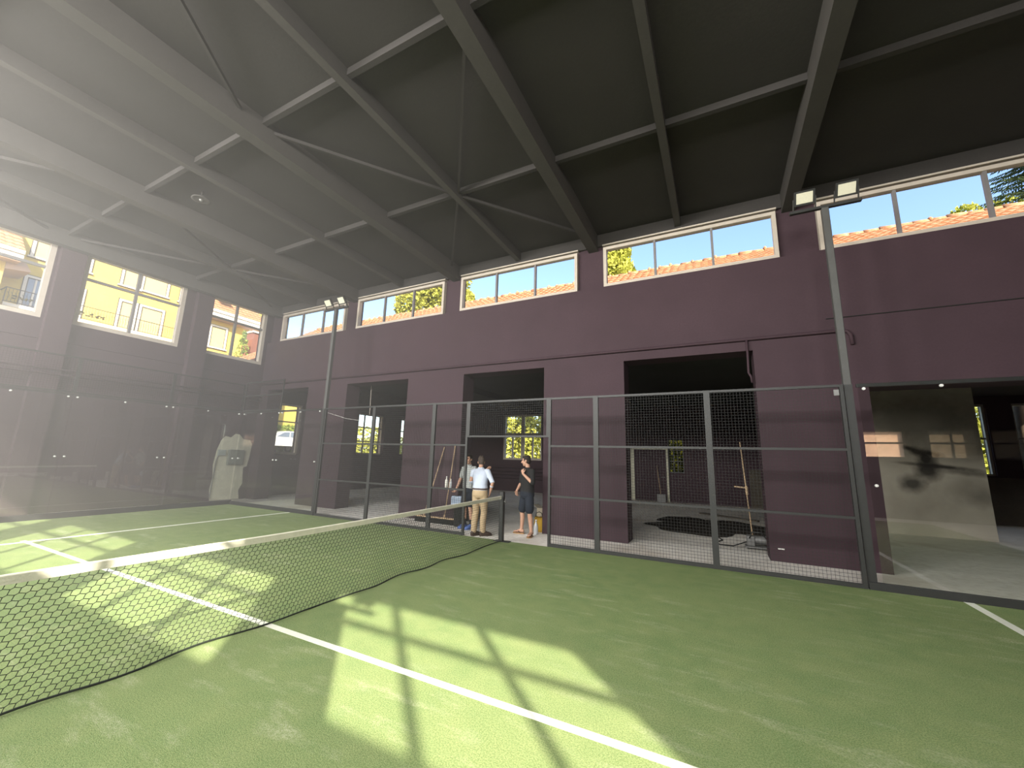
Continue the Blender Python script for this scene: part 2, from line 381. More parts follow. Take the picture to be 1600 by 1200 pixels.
# pale doorway in the annex far wall
do = sempty('door_1', (1.3,16.7,0))
b = MB(); b.box(.45,.62,16.62,16.75,0,2.42); b.box(2.02,2.10,16.62,16.75,0,2.42); b.box(.62,2.02,16.62,16.75,2.27,2.42); b.build('door_frame', M['plaster'], do)
b = MB(); b.box(.62,2.02,16.70,16.74,0,2.27); b.build('door_leaf', M['wall'], do)
b = MB(); b.tube((1.92,16.70,1.05),(1.92,16.64,1.05),.015); b.tube((1.92,16.64,1.05),(1.80,16.64,1.05),.012); b.build('door_handle', M['steel'], do)

# ------------------------------------------------------------------ court
t = thing('artificial_turf', 'green artificial turf court carpet with brushed-in sand', 'court surface', (0,0,0))
b = MB(); b.box(-10,10,-5,5,-.012,0); b.build('turf_pile', M['turf'], t)
for nm, q in (('service_line',(-7.0,-6.9,-5,5)),('service_line',(6.9,7.0,-5,5)),('centre_line',(-7.12,7.12,-.035,.035))):
    b = MB(); b.box(q[0],q[1],q[2],q[3],-.001,.002 if nm[0] == 's' else .0025); b.build(nm, M['line'], t)
# black base channels under the glass
def channel(lab, x0,x1,y0,y1,z1):
    b = MB(); b.bbox(x0,x1,y0,y1,-.011,z1,.006); tag(b.build('base_channel', M['black']), lab, 'base rail', 'black base rails under the glass')
channel('black base rail under the glass along the back end of the court', -10.07,-10.005,-5.0,5.07,.13)
channel('black base rail under the glass beside the left light mast', -10.0,-5.98,5.005,5.07,.10)
channel('black base rail under the glass right of the tall right light mast', 5.95,10.0,5.005,5.07,.10)

def glass_panel(lab, axis, a0, a1, d, ends=(1,1)):
    o = thing('glass_panel', lab, 'glass wall', ((a0+a1)/2,d,.1) if axis == 'Y' else (d,(a0+a1)/2,.1), 'clear glass court walls')
    b = MB()
    if axis == 'Y': b.box(a0+.006,a1-.006,d-.006,d+.006,.02,2.98)
    else: b.box(d-.006,d+.006,a0+.006,a1-.006,.02,2.98)
    b.build('glass_sheet', M['cglass'], o)
    b = MB()
    if axis == 'Y': b.box(a0,a1,d+.012,d+.05,2.93,2.98)
    else: b.box(d-.05,d-.012,a0,a1,2.93,2.98)
    b.build('top_rail', M['black'], o)
    s = -1 if axis == 'Y' else 1
    P = [(a0+.08,2.9),((a0+a1)/2,2.9),(a1-.08,2.9),(a0+.08,1.45),(a1-.08,1.45)]
    if axis == 'Y': P += [(a0+.5,.06),(a1-.5,.06)]
    for a, z in P:
        b = MB(); c = V((a,d,z)) if axis == 'Y' else V((d,a,z)); n = V((0,s,0)) if axis == 'Y' else V((s,0,0))
        b.tube(c-n*.02,c+n*.014,.021,10); b.tube(c+n*.014,c+n*.022,.016,10,.010); b.build('glass_clamp', M['bolt'], o)
glass_panel('clear glass wall in the far left corner, on the side below the raised mesh step', 'Y', -10, -8, 5.03)
glass_panel('clear glass wall standing against the left light mast', 'Y', -8, -6.1, 5.03)
glass_panel('clear glass wall at the right edge showing a mirrored white line', 'Y', 6.1, 8, 5.03)
glass_panel('clear glass wall of the back end, right-hand one before the grey meter box', 'X', 3, 5, -10.03)
glass_panel('clear glass wall of the back end, middle one behind the mirrored man', 'X', 1, 3, -10.03)
glass_panel('clear glass wall of the back end at the left edge by the sunlit pillar foot', 'X', -1, 1, -10.03)

def mesh_panel(lab, axis, a0, a1, d, z0, z1, rails=(), group='black wire mesh fence panels', post=.05, base=True):
    o = thing('mesh_fence_panel', lab, 'fence', ((a0+a1)/2,d,z0) if axis == 'Y' else (d,(a0+a1)/2,z0), group)
    P = (lambda a,z: V((a,d,z))) if axis == 'Y' else (lambda a,z: V((d,a,z)))
    for a in (a0+post/2, a1-post/2):
        b = MB(); b.bar(P(a,z0),P(a,z1),post,post); b.build('post', M['black'], o)
    for z in (z1-.02,)+tuple(rails)+((z0+.03,) if base else (z0+.02,)):
        h = .06 if (z < z0+.05 and base) else .04
        b = MB(); b.bar(P(a0+post,z),P(a1-post,z),.04,h); b.build('rail', M['black'], o)
    w = MB(); k = a0+post+.02
    while k < a1-post: w.bar(P(k,z0+.03),P(k,z1-.03),.0036); k += .05
    z = z0+.08
    while z < z1-.03: w.bar(P(a0+post,z),P(a1-post,z),.0036); z += .05
    w.build('wire_mesh', M['wire'], o)
    return o
FP = [(-5.93,-4,'leftmost of the long row, beside the left light mast'),(-4,-2,'second from the left light mast, behind the net'),(-2,-1,'narrow, with two push brooms behind it'),
      (1,2,'narrow, just right of the doorway gap'),(2,4,'before the left half of the dark debris-filled doorway'),(4,5.93,'rightmost, beside the tall right light mast')]
for a0, a1, l in FP:
    p = mesh_panel('black wire mesh fence panel '+l, 'Y', a0, a1, 5.03, 0, 2.98, (.97,1.97))
    if a0 == 4:
        b = MB(); b.bbox(5.80,5.87,4.985,5.01,2.80,2.90,.006); b.build('lock_box', M['steel'], p)
mesh_panel('black wire mesh panel bridging over the open gateway behind the net post', 'Y', -1, 1, 5.03, 2.15, 2.98, (), base=False)
mesh_panel('raised step of wire mesh on top of the side glass in the far left corner', 'Y', -10, -8, 5.03, 2.99, 3.98, (3.5,), group='mesh panels on top of the glass', post=.035, base=False)
mesh_panel('wire mesh topping the back glass, nearest the room corner', 'X', 3, 5, -10.03, 2.99, 3.9, (), group='mesh panels on top of the glass', post=.035, base=False)
mesh_panel('wire mesh topping the middle back glass', 'X', 1, 3, -10.03, 2.99, 3.9, (), group='mesh panels on top of the glass', post=.035, base=False)
mesh_panel('wire mesh topping the back glass at the left edge of the photo', 'X', -1, 1, -10.03, 2.99, 3.9, (), group='mesh panels on top of the glass', post=.035, base=False)

# light masts
def mast(lab, x, y, s, ztop):
    """s=+1: mast on the far side, lamps face -y"""
    o = thing('light_mast', lab, 'floodlight mast', (x,y,0), 'square light masts of the court')
    b = MB(); b.bbox(x-.05,x+.05,y-.05,y+.05,-.011,ztop,.008); b.build('column', M['mast'] if s > 0 else M['black'], o)
    b = MB(); b.box(x-.052,x+.052,y-.055,y+.052,.0,2.98); b.build('column_sleeve', M['black'], o)
    b = MB(); b.bbox(x-.5,x+.5,y-.035,y+.035,ztop,ztop+.05,.006); b.build('crossbar', M['black'], o)
    for dx in (-.28,.30):
        c = V((x+dx, y-.09*s, ztop+.23)); R = Matrix.Rotation(math.radians(34),3,'X') if s > 0 else Matrix.Rotation(math.radians(-34),3,'X') @ Matrix.Rotation(math.pi,3,'Z')
        b = MB(); b.obox(c,.30,.05,.24,R)
        for k in range(7): b.obox(c+R@V((-.12+.04*k,.035,0)),.012,.03,.22,R)
        fl = b.build('floodlight', M['black'], o)
        b = MB(); b.obox(c+R@V((0,-.029,0)),.235,.008,.175,R); b.build('light_panel', M['cream'], fl)
        b = MB()
        for e in (-1,1): b.bar(c+R@V((.16*e,0,0)),(x+dx+.16*e,y,ztop+.05),.015,.03)
        b.bar((x+dx-.16,y,ztop+.055),(x+dx+.16,y,ztop+.055),.03,.012); b.build('bracket', M['black'], fl)
    return o
mast('grey square light mast on the left, two small floodlights on top', -6.05, 5.10, 1, 6.03)
mast('tall grey square light mast on the right, before the plum wall', 6.0, 5.10, 1, 6.06)
mast('light mast of the near court side, whose floodlight shadow falls on the turf', 6.15, -5.1, -1, 5.25)

# net -----------------------------------------------------------
tn = thing('court_net', 'black court net with white top tape stretched across the court', 'net', (0,0,0))
def ztop(y): return .86 + .05*(abs(y)/4.9)**1.3
def xoff(y, z): return .035*math.sin(y*2.1)*(1-z)*.6 + .02*math.sin(y*5.3+1)*(1-z)**2*1.5
w = MB(); rows = 20; pitch = .050; cw = .0052
ys = [4.86 - k*pitch for k in range(int(9.8/pitch))]
def npt(y, r):                                   # r in 0..rows (0 = bottom)
    zt = ztop(y)-.05; zb = .012+.006*math.sin(y*7)
    z = zb + (zt-zb)*(r/rows)
    return V((xoff(y,z), y, z))
def seg(p, q):
    d = (q-p); a = V((0,-d.z,d.y)).normalized()*cw/2; c = V((cw/2,0,0))
    w.add([p+a,p-a*.5+c,p-a*.5-c,q+a,q-a*.5+c,q-a*.5-c],[(0,1,4,3),(1,2,5,4),(2,0,3,5)])
for i, y in enumerate(ys):
    for r in range(rows):
        o2 = 0 if r % 2 == 0 else pitch/2
        seg(npt(y-o2-.004,r+.12), npt(y-o2+.004,r+1-.12))          # leg of a cell
        if y-o2-pitch > -4.9 and r > 0:
            ya = y-o2
            nx = npt(ya-.004,r+.12); a1 = npt(ya+.004-pitch/2,r-.12); a2 = npt(ya+.004+pitch/2,r-.12)
            seg(nx, a1)
            if ya+pitch/2 < 4.88: seg(nx, a2)
w.build('net_mesh', M['net'], tn)
b = MB(); R = []
for k in range(99):
    y = 4.88-k*.1; z = ztop(y); x = xoff(y,z)
    R.append([V((x-.011,y,z-.06)),V((x+.011,y,z-.06)),V((x+.012,y,z-.004)),V((x+.006,y,z+.004)),V((x-.006,y,z+.004)),V((x-.012,y,z-.004))])
b.loft(R); b.build('net_tape', M['tape'], tn)
b = MB(); b.path([(xoff(4.88-k*.1,.012),4.88-k*.1,.012+.006*math.sin((4.88-k*.1)*7)) for k in range(99)],.008,6); b.build('bottom_cord', M['net'], tn)
o = thing('net_post', 'black square net post standing at the turf edge in the open gateway', 'net post', (0,4.93,0))
b = MB(); b.bbox(-.045,.045,4.885,4.975,0,1.0,.006); b.build('post_tube', M['black'], o)
b = MB(); b.bbox(-.16,.2,4.87,5.0,-.004,.012,.004); b.build('foot_plate', M['black'], o)
b = MB(); b.tube((0,4.93,.80),(.075,4.93,.80),.012); b.bar((.075,4.93,.76),(.075,4.93,.84),.012,.02); b.build('tension_crank', M['steel'], o)

# ------------------------------------------------------------------ pipes and small fixtures
def pipe(name, lab, cat, pts, r, m='wall', group=None):
    b = MB(); b.path(pts, r, 8); return tag(b.build(name, M[m], None, True), lab, cat, group)
pipe('wall_pipe', 'long plum painted pipe running above the doorways with a bent-down end at the right mast', 'pipe',
     [(-11.3,6.287,4.20),(0,6.287,4.20),(6.28,6.287,4.20),(6.38,6.287,4.18),(6.43,6.287,4.10),(6.44,6.287,3.92)], .032)
pipe('drop_pipe', 'thin plum pipe dropping down into the right end of the dark doorway', 'pipe', [(4.77,6.28,4.2),(4.77,6.25,3.9),(4.76,6.24,3.5),(4.80,6.26,3.42),(4.81,6.26,3.3)], .022)
pipe('wall_cable', 'thin dark cable along the plum wall right of the tall mast', 'cable', [(6.1,6.31,4.46),(14.8,6.31,4.47)], .009, 'darkgap')
pipe('hanging_cable', 'pale thin cable hanging down in the doorway right of the left mast', 'cable', [(-6.2,6.9,3.98),(-6.22,6.95,3.2),(-6.22,6.95,2.9)], .008, 'frame')
pipe('slack_cable', 'white thin cable sagging from the left light mast towards the lit window', 'cable', [(-5.97,5.14,2.86),(-5.6,5.5,2.72),(-5.2,5.9,2.66),(-4.9,6.25,2.66)], .006, 'white')
for z, l in ((3.70,'upper of two plum pipes crossing the left wall below its windows'),(3.57,'lower of two plum pipes crossing the left wall below its windows')):
    pipe('heating_pipe', l, 'pipe', [(-11.152,-6.2,z-.12),(-11.152,0,z-.05),(-11.152,6.25,z)], .028, 'wall', 'pipes on the left wall')
for k, z in enumerate((1.22,1.04,.86,.68)):
    pipe('radiator_pipe', ('topmost','second from top','third from top','lowest')[k]+' of four heating pipes on the back room wall behind the men', 'pipe', [(-10.5,16.66,z),(-1.5,16.66,z)], .045, 'wall', 'heating pipes behind the men')
# meter box and junction box on the plaster patch
o = thing('electrical_box', 'flat grey meter box on the bare plaster patch', 'electrical box', (-11.38,5.74,1.2))
b = MB(); b.bbox(-11.40,-11.30,5.48,6.02,1.2,1.73,.01); b.build('box_body', M['grime'] if 0 else mat('meter_box_grey',(.19,.21,.18),.6,.06), o)
b = MB(); b.bbox(-11.305,-11.285,5.51,5.99,1.23,1.70,.006); b.build('box_door', bpy.data.materials['meter_box_grey'], o)
b = MB(); b.tube((-11.29,5.78,1.45),(-11.27,5.78,1.45),.02); b.build('box_lock', M['bolt'], o)
o = thing('junction_box', 'pale blue junction box left of the meter box', 'electrical box', (-11.38,5.25,1.5))
b = MB(); b.bbox(-11.40,-11.33,5.15,5.40,1.52,1.72,.008); b.build('box_body', mat('pale_blue_plastic',(.33,.38,.36),.6,.06), o)
b = MB(); b.path([(-11.36,5.18,1.52),(-11.36,5.13,1.35),(-11.36,5.12,.9),(-11.36,5.10,.1)],.016,6); b.build('box_conduit', M['steel'], o)
# small white tag on the right pillar
b = MB(); b.bbox(5.0,5.10,6.29,6.316,.20,.222,.004); tag(b.build('wall_bracket', M['white']), 'tiny white bracket low on the pillar right of the dark doorway', 'bracket')
o = thing('ceiling_lamp', 'small round lamp under the ceiling at upper left', 'lamp', (-5.7,1.1,7.0))
b = MB(); b.lathe((-5.7,1.1,0),[(.02,7.31),(.02,7.20),(.08,7.18),(.17,7.12),(.18,7.10),(.14,7.11)],20); b.build('lamp_shade', M['beam'], o, True)
b = MB(); b.ell((-5.7,1.1,7.12),.04,.04,.05); b.build('light_bulb', M['steel'], o, True)

# ------------------------------------------------------------------ people
M['skin'] = mat('skin', (.50,.29,.20), .6, .06, 12)
M['skin_dark'] = mat('brow_and_lip', (.12,.055,.04), .7, 0)
M['hair'] = mat('dark_hair', (.022,.016,.013), .7, .2, 60, .6, 120)
M['hairgrey'] = mat('greying_brown_hair', (.075,.055,.043), .75, .3, 60, .6, 120)
M['blackshirt'] = mat('black_jersey', (.018,.018,.018), .9, .1, 8, .2, 60)
M['navy'] = mat('dark_navy_cotton', (.017,.022,.032), .9, .1, 8, .2, 60)
M['lightblue'] = mat('pale_blue_shirt_cloth', (.50,.56,.66), .85, .06, 7, .35, 22)
M['khaki'] = mat('khaki_cotton', (.44,.33,.20), .9, .08, 7, .35, 20)
M['leather'] = mat('brown_leather', (.055,.032,.022), .5, .1, 10)
M['tan'] = mat('tan_leather', (.34,.20,.09), .6, .1, 10)
M['sock'] = mat('black_sock', (.016,.016,.017), .95, .1)
M['blueshoe'] = mat('blue_sneaker', (.10,.17,.42), .7, .1)
def checkmat(name, c0, c1, c2, scale):
    m, t, out = nt(name); p = N(t,'ShaderNodeBsdfPrincipled'); p.inputs['Roughness'].default_value = .85
    tc = N(t,'ShaderNodeTexCoord').outputs['Object']; sp = N(t,'ShaderNodeSeparateXYZ'); L(t,tc,sp.inputs[0])
    def band(s):
        a = N(t,'ShaderNodeMath'); a.operation = 'MULTIPLY'; a.inputs[1].default_value = scale; L(t,s,a.inputs[0])
        f = N(t,'ShaderNodeMath'); f.operation = 'FRACT'; L(t,a.outputs[0],f.inputs[0])
        g = N(t,'ShaderNodeMath'); g.operation = 'GREATER_THAN'; g.inputs[1].default_value = .62; L(t,f.outputs[0],g.inputs[0]); return g.outputs[0]
    c = mixc(t, band(sp.outputs['X']), c0, c1); c = mixc(t, band(sp.outputs['Z']), c, c2)
    L(t,c,p.inputs['Base Color']); L(t,p.outputs[0],out.inputs[0]); return m
M['check'] = checkmat('checked_shirt_cloth', (.52,.53,.50), (.16,.19,.20), (.26,.28,.27), 22)

def person(label, loc, yaw, P):
    """P: pose, local frame x right, y forward, z up"""
    o = thing('person', label, 'person', loc)
    R = Matrix.Rotation(yaw,3,'Z'); o3 = V(loc)
    W = lambda p: o3 + R @ V(p)
    Wl = lambda pts: [W(p) for p in pts]
    g = P.get
    lean = g('lean',(0,0)); hz = .93
    def T(x,y,z):          # torso point with lean about the hips
        k = max(0,z-hz)
        return (x+lean[0]*k, y+lean[1]*k, z-.5*(lean[0]**2+lean[1]**2)*k)
    def ringz(z, hw, hd, n=20, sq=.8):
        pts = []; hw *= g('bulk',1); hd *= g('bulk',1)
        for i in range(n):
            a = 2*math.pi*i/n; ca, sa = math.cos(a), math.sin(a)
            pts.append(W(T(hw*math.copysign(abs(ca)**sq,ca), hd*math.copysign(abs(sa)**sq,sa)+g('belly',0)*math.exp(-((z-1.08)/.12)**2)*(sa > 0)*sa, z)))
        return pts
    sh = {'R':T(.178,-.005,1.425),'L':T(-.178,-.005,1.425)}
    hip = {'R':(.09,0,.90),'L':(-.09,0,.90)}
    hy = g('head_yaw',0); hp = g('head_pitch',0)
    HR = R @ Matrix.Rotation(hy,3,'Z') @ Matrix.Rotation(hp,3,'X')
    nk = T(0,-.005,1.50); hc0 = V(T(0,.0,1.50)) + Matrix.Rotation(hy,3,'Z') @ Matrix.Rotation(hp,3,'X') @ V((0,.025,.145)); hc = W(hc0)
    H = lambda p: hc + HR @ V(p)
    # --- skin: one continuous surface
    b = MB()
    b.loft([ringz(z,w,d) for z,w,d in ((.84,.13,.09),(.95,.15,.10),(1.05,.135,.095),(1.2,.145,.10),(1.34,.160,.105),(1.42,.150,.09),(1.47,.09,.07))])
    b.caps([W(T(0,-.01,1.42)),W(nk),H((0,-.02,-.05))],[.062,.054,.052])
    b.ell(H((0,-.012,.03)),.076,.095,.098,HR)
    b.ell(H((0,.018,-.035)),.060,.072,.082,HR); b.ell(H((0,.058,-.088)),.030,.026,.024,HR)
    b.caps([H((0,.088,.018)),H((0,.113,-.022))],[.010,.015],8); b.ell(H((0,.098,-.028)),.019,.014,.010,HR)
    b.ell(H((0,.078,.032)),.052,.018,.012,HR); b.ell(H((0,.080,-.058)),.024,.014,.009,HR)
    for e in (-1,1):
        b.ell(H((.078*e,-.008,.0)),.010,.022,.034,HR); b.ell(H((.038*e,.070,-.018)),.020,.018,.018,HR)
    def hand(side, wr, d, nrm, curl):
        d = V(d).normalized(); nrm = V(nrm); nrm = (nrm - d*nrm.dot(d)).normalized(); s = d.cross(nrm)*(1 if side == 'R' else -1)
        pc = V(wr)
        b.loft([[W(pc+d*a+s*(math.cos(t*math.pi/6)*w)+nrm*(math.sin(t*math.pi/6)*h)) for t in range(12)] for a,w,h in ((-.01,.026,.02),(.02,.032,.019),(.06,.041,.017),(.092,.042,.014),(.10,.036,.010))])
        for k,(ln) in enumerate((.066,.078,.073,.057)):
            st = pc + d*.088 + s*(.032-.0215*k)
            d1 = (d*math.cos(curl)+nrm*math.sin(curl)+s*(.06-.04*k)).normalized(); d2 = (d*math.cos(curl*2.1)+nrm*math.sin(curl*2.1)).normalized()
            m1 = st+d1*ln*.55; b.caps(Wl([st-d*.012,m1,m1+d2*ln*.5]),[.0098,.0092,.008],8)
        st = pc+d*.025+s*.028; d1 = (d*.62+s*.72+nrm*.25).normalized(); d2 = (d*.85+s*.35+nrm*.4).normalized()
        b.caps(Wl([st,st+d1*.042,st+d1*.042+d2*.032]),[.0125,.011,.009],8)
    for s in 'RL':
        el, wr = g('elbow'+s), g('wrist'+s)
        b.caps(Wl([sh[s],(V(sh[s])+V(el))/2,el]),[.052,.047,.040]); fm = V(el)*.6+V(wr)*.4
        b.caps(Wl([el,fm,wr]),[.040,.038,.026])
        hand(s, wr, g('hand'+s)[0], g('hand'+s)[1], g('hand'+s)[2])
        kn, an = g('knee'+s), g('ankle'+s); fd = V(g('foot'+s,(0,1,0))).normalized(); fs = fd.cross(V((0,0,1)))
        b.caps(Wl([hip[s],(V(hip[s])+V(kn))/2,kn]),[.082,.072,.054])
        cf = V(kn)*.66+V(an)*.34 - fd*.016; b.caps(Wl([kn,cf,an]),[.053,.055,.036])
        A = V((an[0],an[1],0)); up = V((0,0,1)); lift = V((0,0,g('sole',.018)))
        b.loft([[W(A+lift+fd*a+fs*(math.cos(t*math.pi/6)*w)+up*(zc+math.sin(t*math.pi/6)*h)) for t in range(12)] for a,w,zc,h in ((-.062,.022,.034,.026),(-.045,.034,.036,.034),(0,.036,.05,.05),(.05,.040,.042,.040),(.10,.046,.030,.028),(.145,.046,.022,.020),(.18,.036,.018,.016),(.195,.02,.015,.010))])
        b.caps(Wl([A+lift+V((0,0,.04)),an]),[.036,.036])
    body = b.build('body', [M['skin'],M['skin_dark']], o); remesh(body, .0075, 3)
    me = body.data; dark = [H((.033*e,.088,.012)) for e in (-1,1)]; brow = [H((.036*e,.092,.036)) for e in (-1,1)]; lip = [H((0,.098,-.060)),H((.013,.094,-.060)),H((-.013,.094,-.060))]
    for p in me.polygons:
        c = p.center + o3
        if any((c-q).length < .0135 for q in dark) or any((c-q).length < .011 for q in lip): p.material_index = 1
        elif any(abs((HR.transposed() @ (c-q)).z) < .007 and (c-q).length < .022 for q in brow): p.material_index = 1
    # --- hair
    b = MB(); b.ell(H((0,-.026,.050)),.083,.094,.090,HR,20,14); b.ell(H((0,-.052,.0)),.074,.062,.085,HR)
    b.ell(H((0,.03,.098)),.060,.052,.032,HR)
    for e in (-1,1): b.ell(H((.066*e,.012,.035)),.016,.028,.045,HR)
    for k in range(26):
        a = rnd.random()*6.283; z = .02+.11*rnd.random(); r = .075*math.sqrt(max(.05,1-((z-.04)/.115)**2)); q = H((r*math.cos(a),-.028+r*1.1*math.sin(a)*(1 if math.sin(a) < 0 else .55),z+.008)); b.ell(q,.016,.018,.014,HR,8,6)
    h = b.build('hair', g('hair',M['hair']), o); remesh(h,.008,4)
    # --- shirt
    b = MB(); ZT = g('shirt_hem',.90)
    rings = [(ZT,.172,.128),(ZT+.09,.170,.126),(1.08,.160,.122),(1.2,.170,.124),(1.34,.190,.126),(1.42,.176,.108),(1.455,.13,.092),(1.485,.088,.076),(1.50,.070,.066)]
    b.loft([ringz(*q) for q in rings])
    for s in 'RL':
        el, wr = V(g('elbow'+s)), V(g('wrist'+s)); S = V(sh[s]); k = g('sleeve',.6)
        inn = S*.82+V(T(0,0,1.40))*.18
        if k <= 1: e = S.lerp(el,k); b.caps(Wl([inn,S,S.lerp(e,.5),e]),[.062,.070,.064,.060])
        else:
            e = el.lerp(wr,k-1); b.caps(Wl([inn,S,S.lerp(el,.5),el,e]),[.062,.068,.060,.054,.047])
    s_ = b.build('shirt', g('shirt'), o); remesh(s_, .010, 4)
    if g('collar'):
        b = MB(); 
        b.loft([ringz(z,w,d) for z,w,d in ((1.475,.082,.074),(1.515,.064,.062),(1.52,.058,.056),(1.485,.074,.066))], True); b.build('collar', g('shirt'), o, True)
    # --- trousers / shorts
    b = MB(); b.loft([ringz(z,w,d) for z,w,d in ((.80,.13,.10),(.86,.172,.130),(.93,.172,.130),(1.0,.160,.122),(1.015,.156,.118))])
    for s in 'RL':
        kn, an = V(g('knee'+s)), V(g('ankle'+s)); hp_ = V(hip[s]); fd = V(g('foot'+s,(0,1,0))).normalized()
        if g('short'): e = hp_.lerp(kn,g('short')); b.caps(Wl([hp_,hp_.lerp(e,.5),e]),[.098,.103,.098])
        else: b.caps(Wl([hp_,hp_.lerp(kn,.5),kn,kn.lerp(an,.5)-fd*.012,an.lerp(kn,.03)]),[.098,.092,.076,.072,.066])
    t_ = b.build('shorts' if g('short') else 'trousers', g('pants'), o); remesh(t_, .010, 4)
    if g('belt'):
        b = MB(); b.loft([ringz(z,w,d) for z,w,d in ((.985,.170,.128),(.985,.176,.134),(1.02,.174,.132),(1.02,.168,.126))]); b.build('belt', g('belt'), o)
    # --- footwear
    for s in 'RL':
        an = g('ankle'+s); fd = V(g('foot'+s,(0,1,0))).normalized(); fs = fd.cross(V((0,0,1))); A = V((an[0],an[1],0)); up = V((0,0,1))
        kind = g('shoe')
        def sole(z0, z1, k):
            b.loft([[W(A+fd*a+fs*w*k+up*z) for a,w in OUT] for z in (z0,z1)])
        OUT = [(-.075,0),(-.062,.028),(-.02,.036),(.05,.038),(.12,.050),(.17,.046),(.20,.030),(.212,0),(.20,-.030),(.17,-.046),(.12,-.050),(.05,-.038),(-.02,-.036),(-.062,-.028)]
        b = MB()
        if kind == 'flip':
            sole(-.010,.012,1.04); fo = b.build('flip_flop', M['tan'], o)
            for e in (-1,1):
                q = MB(); q.path(Wl([A+fd*.145+up*.014,A+fd*.12+fs*.016*e+up*.068,A+fd*.06+fs*.042*e+up*.055,A+fd*.02+fs*.042*e+up*.012]),.007,6); q.build('toe_strap', M['leather'], fo, True)
        else:
            sole(-.010,.016,1.06); sm = g('shoemat')
            b.loft([[W(A+fd*a+fs*(math.cos(t*math.pi/7)*w)+up*max(.0,zc+math.sin(t*math.pi/7)*h)) for t in range(14)] for a,w,zc,h in ((-.072,.026,.045,.040),(-.05,.042,.052,.056),(0,.045,.06,.062),(.05,.048,.05,.056),(.10,.053,.042,.042),(.15,.052,.034,.034),(.19,.040,.028,.026),(.21,.022,.022,.016))])
            fo = b.build('shoe', sm, o, True)
            if g('sock'):
                q = MB(); q.loft([q.ring(W(V(an)*(1-f)+V(g('knee'+s))*f),R@V((0,.001,1)),r,14) for f,r in ((-.05,.047),(.02,.046),(.12,.045),(.30,.056))]); q.build('sock', M['sock'], o, True)
    return o

hd = lambda d,n,c: (d,n,c)
# man in black: standing in the gateway, turned towards the left, left hand at the collar
yw = math.radians(150)
person('man in black T-shirt and dark shorts and flip-flops, hand raised to his collar', (.13,5.90,0), yw, dict(
    shirt=M['blackshirt'], pants=M['navy'], short=.86, shoe='flip', sleeve=.95, shirt_hem=.88, lean=(.03,-.02), head_yaw=-.85, head_pitch=-.10, bulk=1.08,
    elbowR=(.30,-.03,1.13), wristR=(.24,.13,.96), handR=hd((-.35,.3,-.9),(-.8,0,0),.5),
    elbowL=(-.30,.07,1.16), wristL=(-.10,.20,1.36), handL=hd((.42,-.10,.85),(.2,-.9,-.2),.75),
    kneeR=(.15,.03,.50), ankleR=(.20,.0,.085), footR=(.81,.59,0), kneeL=(-.15,.03,.50), ankleL=(-.20,.01,.085), footL=(-.55,.83,0)))
# man from behind in the pale blue shirt
person('man seen from behind in pale blue shirt, khaki trousers and brown shoes', (-.76,5.26,0), math.radians(8), dict(
    shirt=M['lightblue'], pants=M['khaki'], belt=M['leather'], shoe='shoe', shoemat=M['leather'], sleeve=1.35, shirt_hem=.97, lean=(-.15,.36), hair=M['hairgrey'], collar=True, belly=.03,
    head_yaw=.35, head_pitch=-.40, sole=.02,
    elbowR=(.275,.07,1.14), wristR=(.205,.12,.93), handR=hd((-.3,.2,-.95),(-.9,0,0),.5),
    elbowL=(-.30,.14,1.14), wristL=(-.22,.33,1.03), handL=hd((.25,.9,.15),(.2,0,-.9),.35),
    kneeR=(.10,.05,.49), ankleR=(.12,-.03,.09), footR=(.75,.65,0), kneeL=(-.09,.02,.49), ankleL=(-.07,-.10,.09), footL=(.45,.9,0)))
# third man, half hidden
person('man in checked short-sleeved shirt half hidden behind the fence post, hand held out', (-1.43,5.84,0), math.radians(168), dict(
    shirt=M['check'], pants=M['navy'], short=.80, shoe='shoe', shoemat=M['blueshoe'], sock=True, sleeve=.72, shirt_hem=.88, lean=(.02,.03), collar=True,
    head_yaw=.25, head_pitch=-.08, sole=.02,
    elbowR=(.30,.02,1.14), wristR=(.27,.16,.93), handR=hd((.15,.55,-.75),(-.2,.6,.6),.5),
    elbowL=(-.42,.04,1.22), wristL=(-.64,.10,1.41), handL=hd((-.80,.10,.35),(.1,-.3,.9),.18),
    kneeR=(.10,.04,.50), ankleR=(.11,-.01,.09), kneeL=(-.10,.03,.50), ankleL=(-.11,-.02,.09)))

# ------------------------------------------------------------------ loose things by the gateway
M['wood'] = mat('broom_handle_wood', (.50,.36,.22), .6, .12, 14)
M['bristle'] = mat('black_bristle', (.016,.015,.014), .95, .3, 90, .8, 200)
def broom(lab, x, top, foot):
    o = thing('push_broom', lab, 'broom', (x,6.05,0))
    b = MB(); b.tube((foot,6.04,.16),(top[0],6.29,top[1]),.0145,10); b.ell((top[0],6.29,top[1]),.0145,.0145,.015); b.build('handle', M['wood'], o, True)
    b = MB(); b.bbox(x-.33,x+.33,5.98,6.06,.115,.15,.008); b.build('broom_block', M['wood'], o)
    b = MB()
    for i in range(34):
        for j in range(4):
            px, py = x-.32+.64*i/33, 5.985+.068*j/3
            b.bar((px,py,.118),(px+rnd.uniform(-.012,.012),py+(py-6.02)*.35,-.008),.013,.012)
    b.build('bristles', M['bristle'], o)
    o2 = MB(); o2.lathe((foot,6.035,0),[(.026,.145),(.026,.19),(.018,.23)],12); o2.build('handle_socket', M['wood'], o)
broom('wooden push broom leaning on the pillar with a tilted handle, left of the other', -2.86, (-2.58,1.94), -2.93)
broom('wooden push broom leaning upright on the pillar, nearer the bin', -2.19, (-2.22,1.98), -2.27)
o = thing('rubbish_bin', 'black rubbish bin behind the fence below the checked man\'s hand', 'bin', (-1.78,6.02,0))
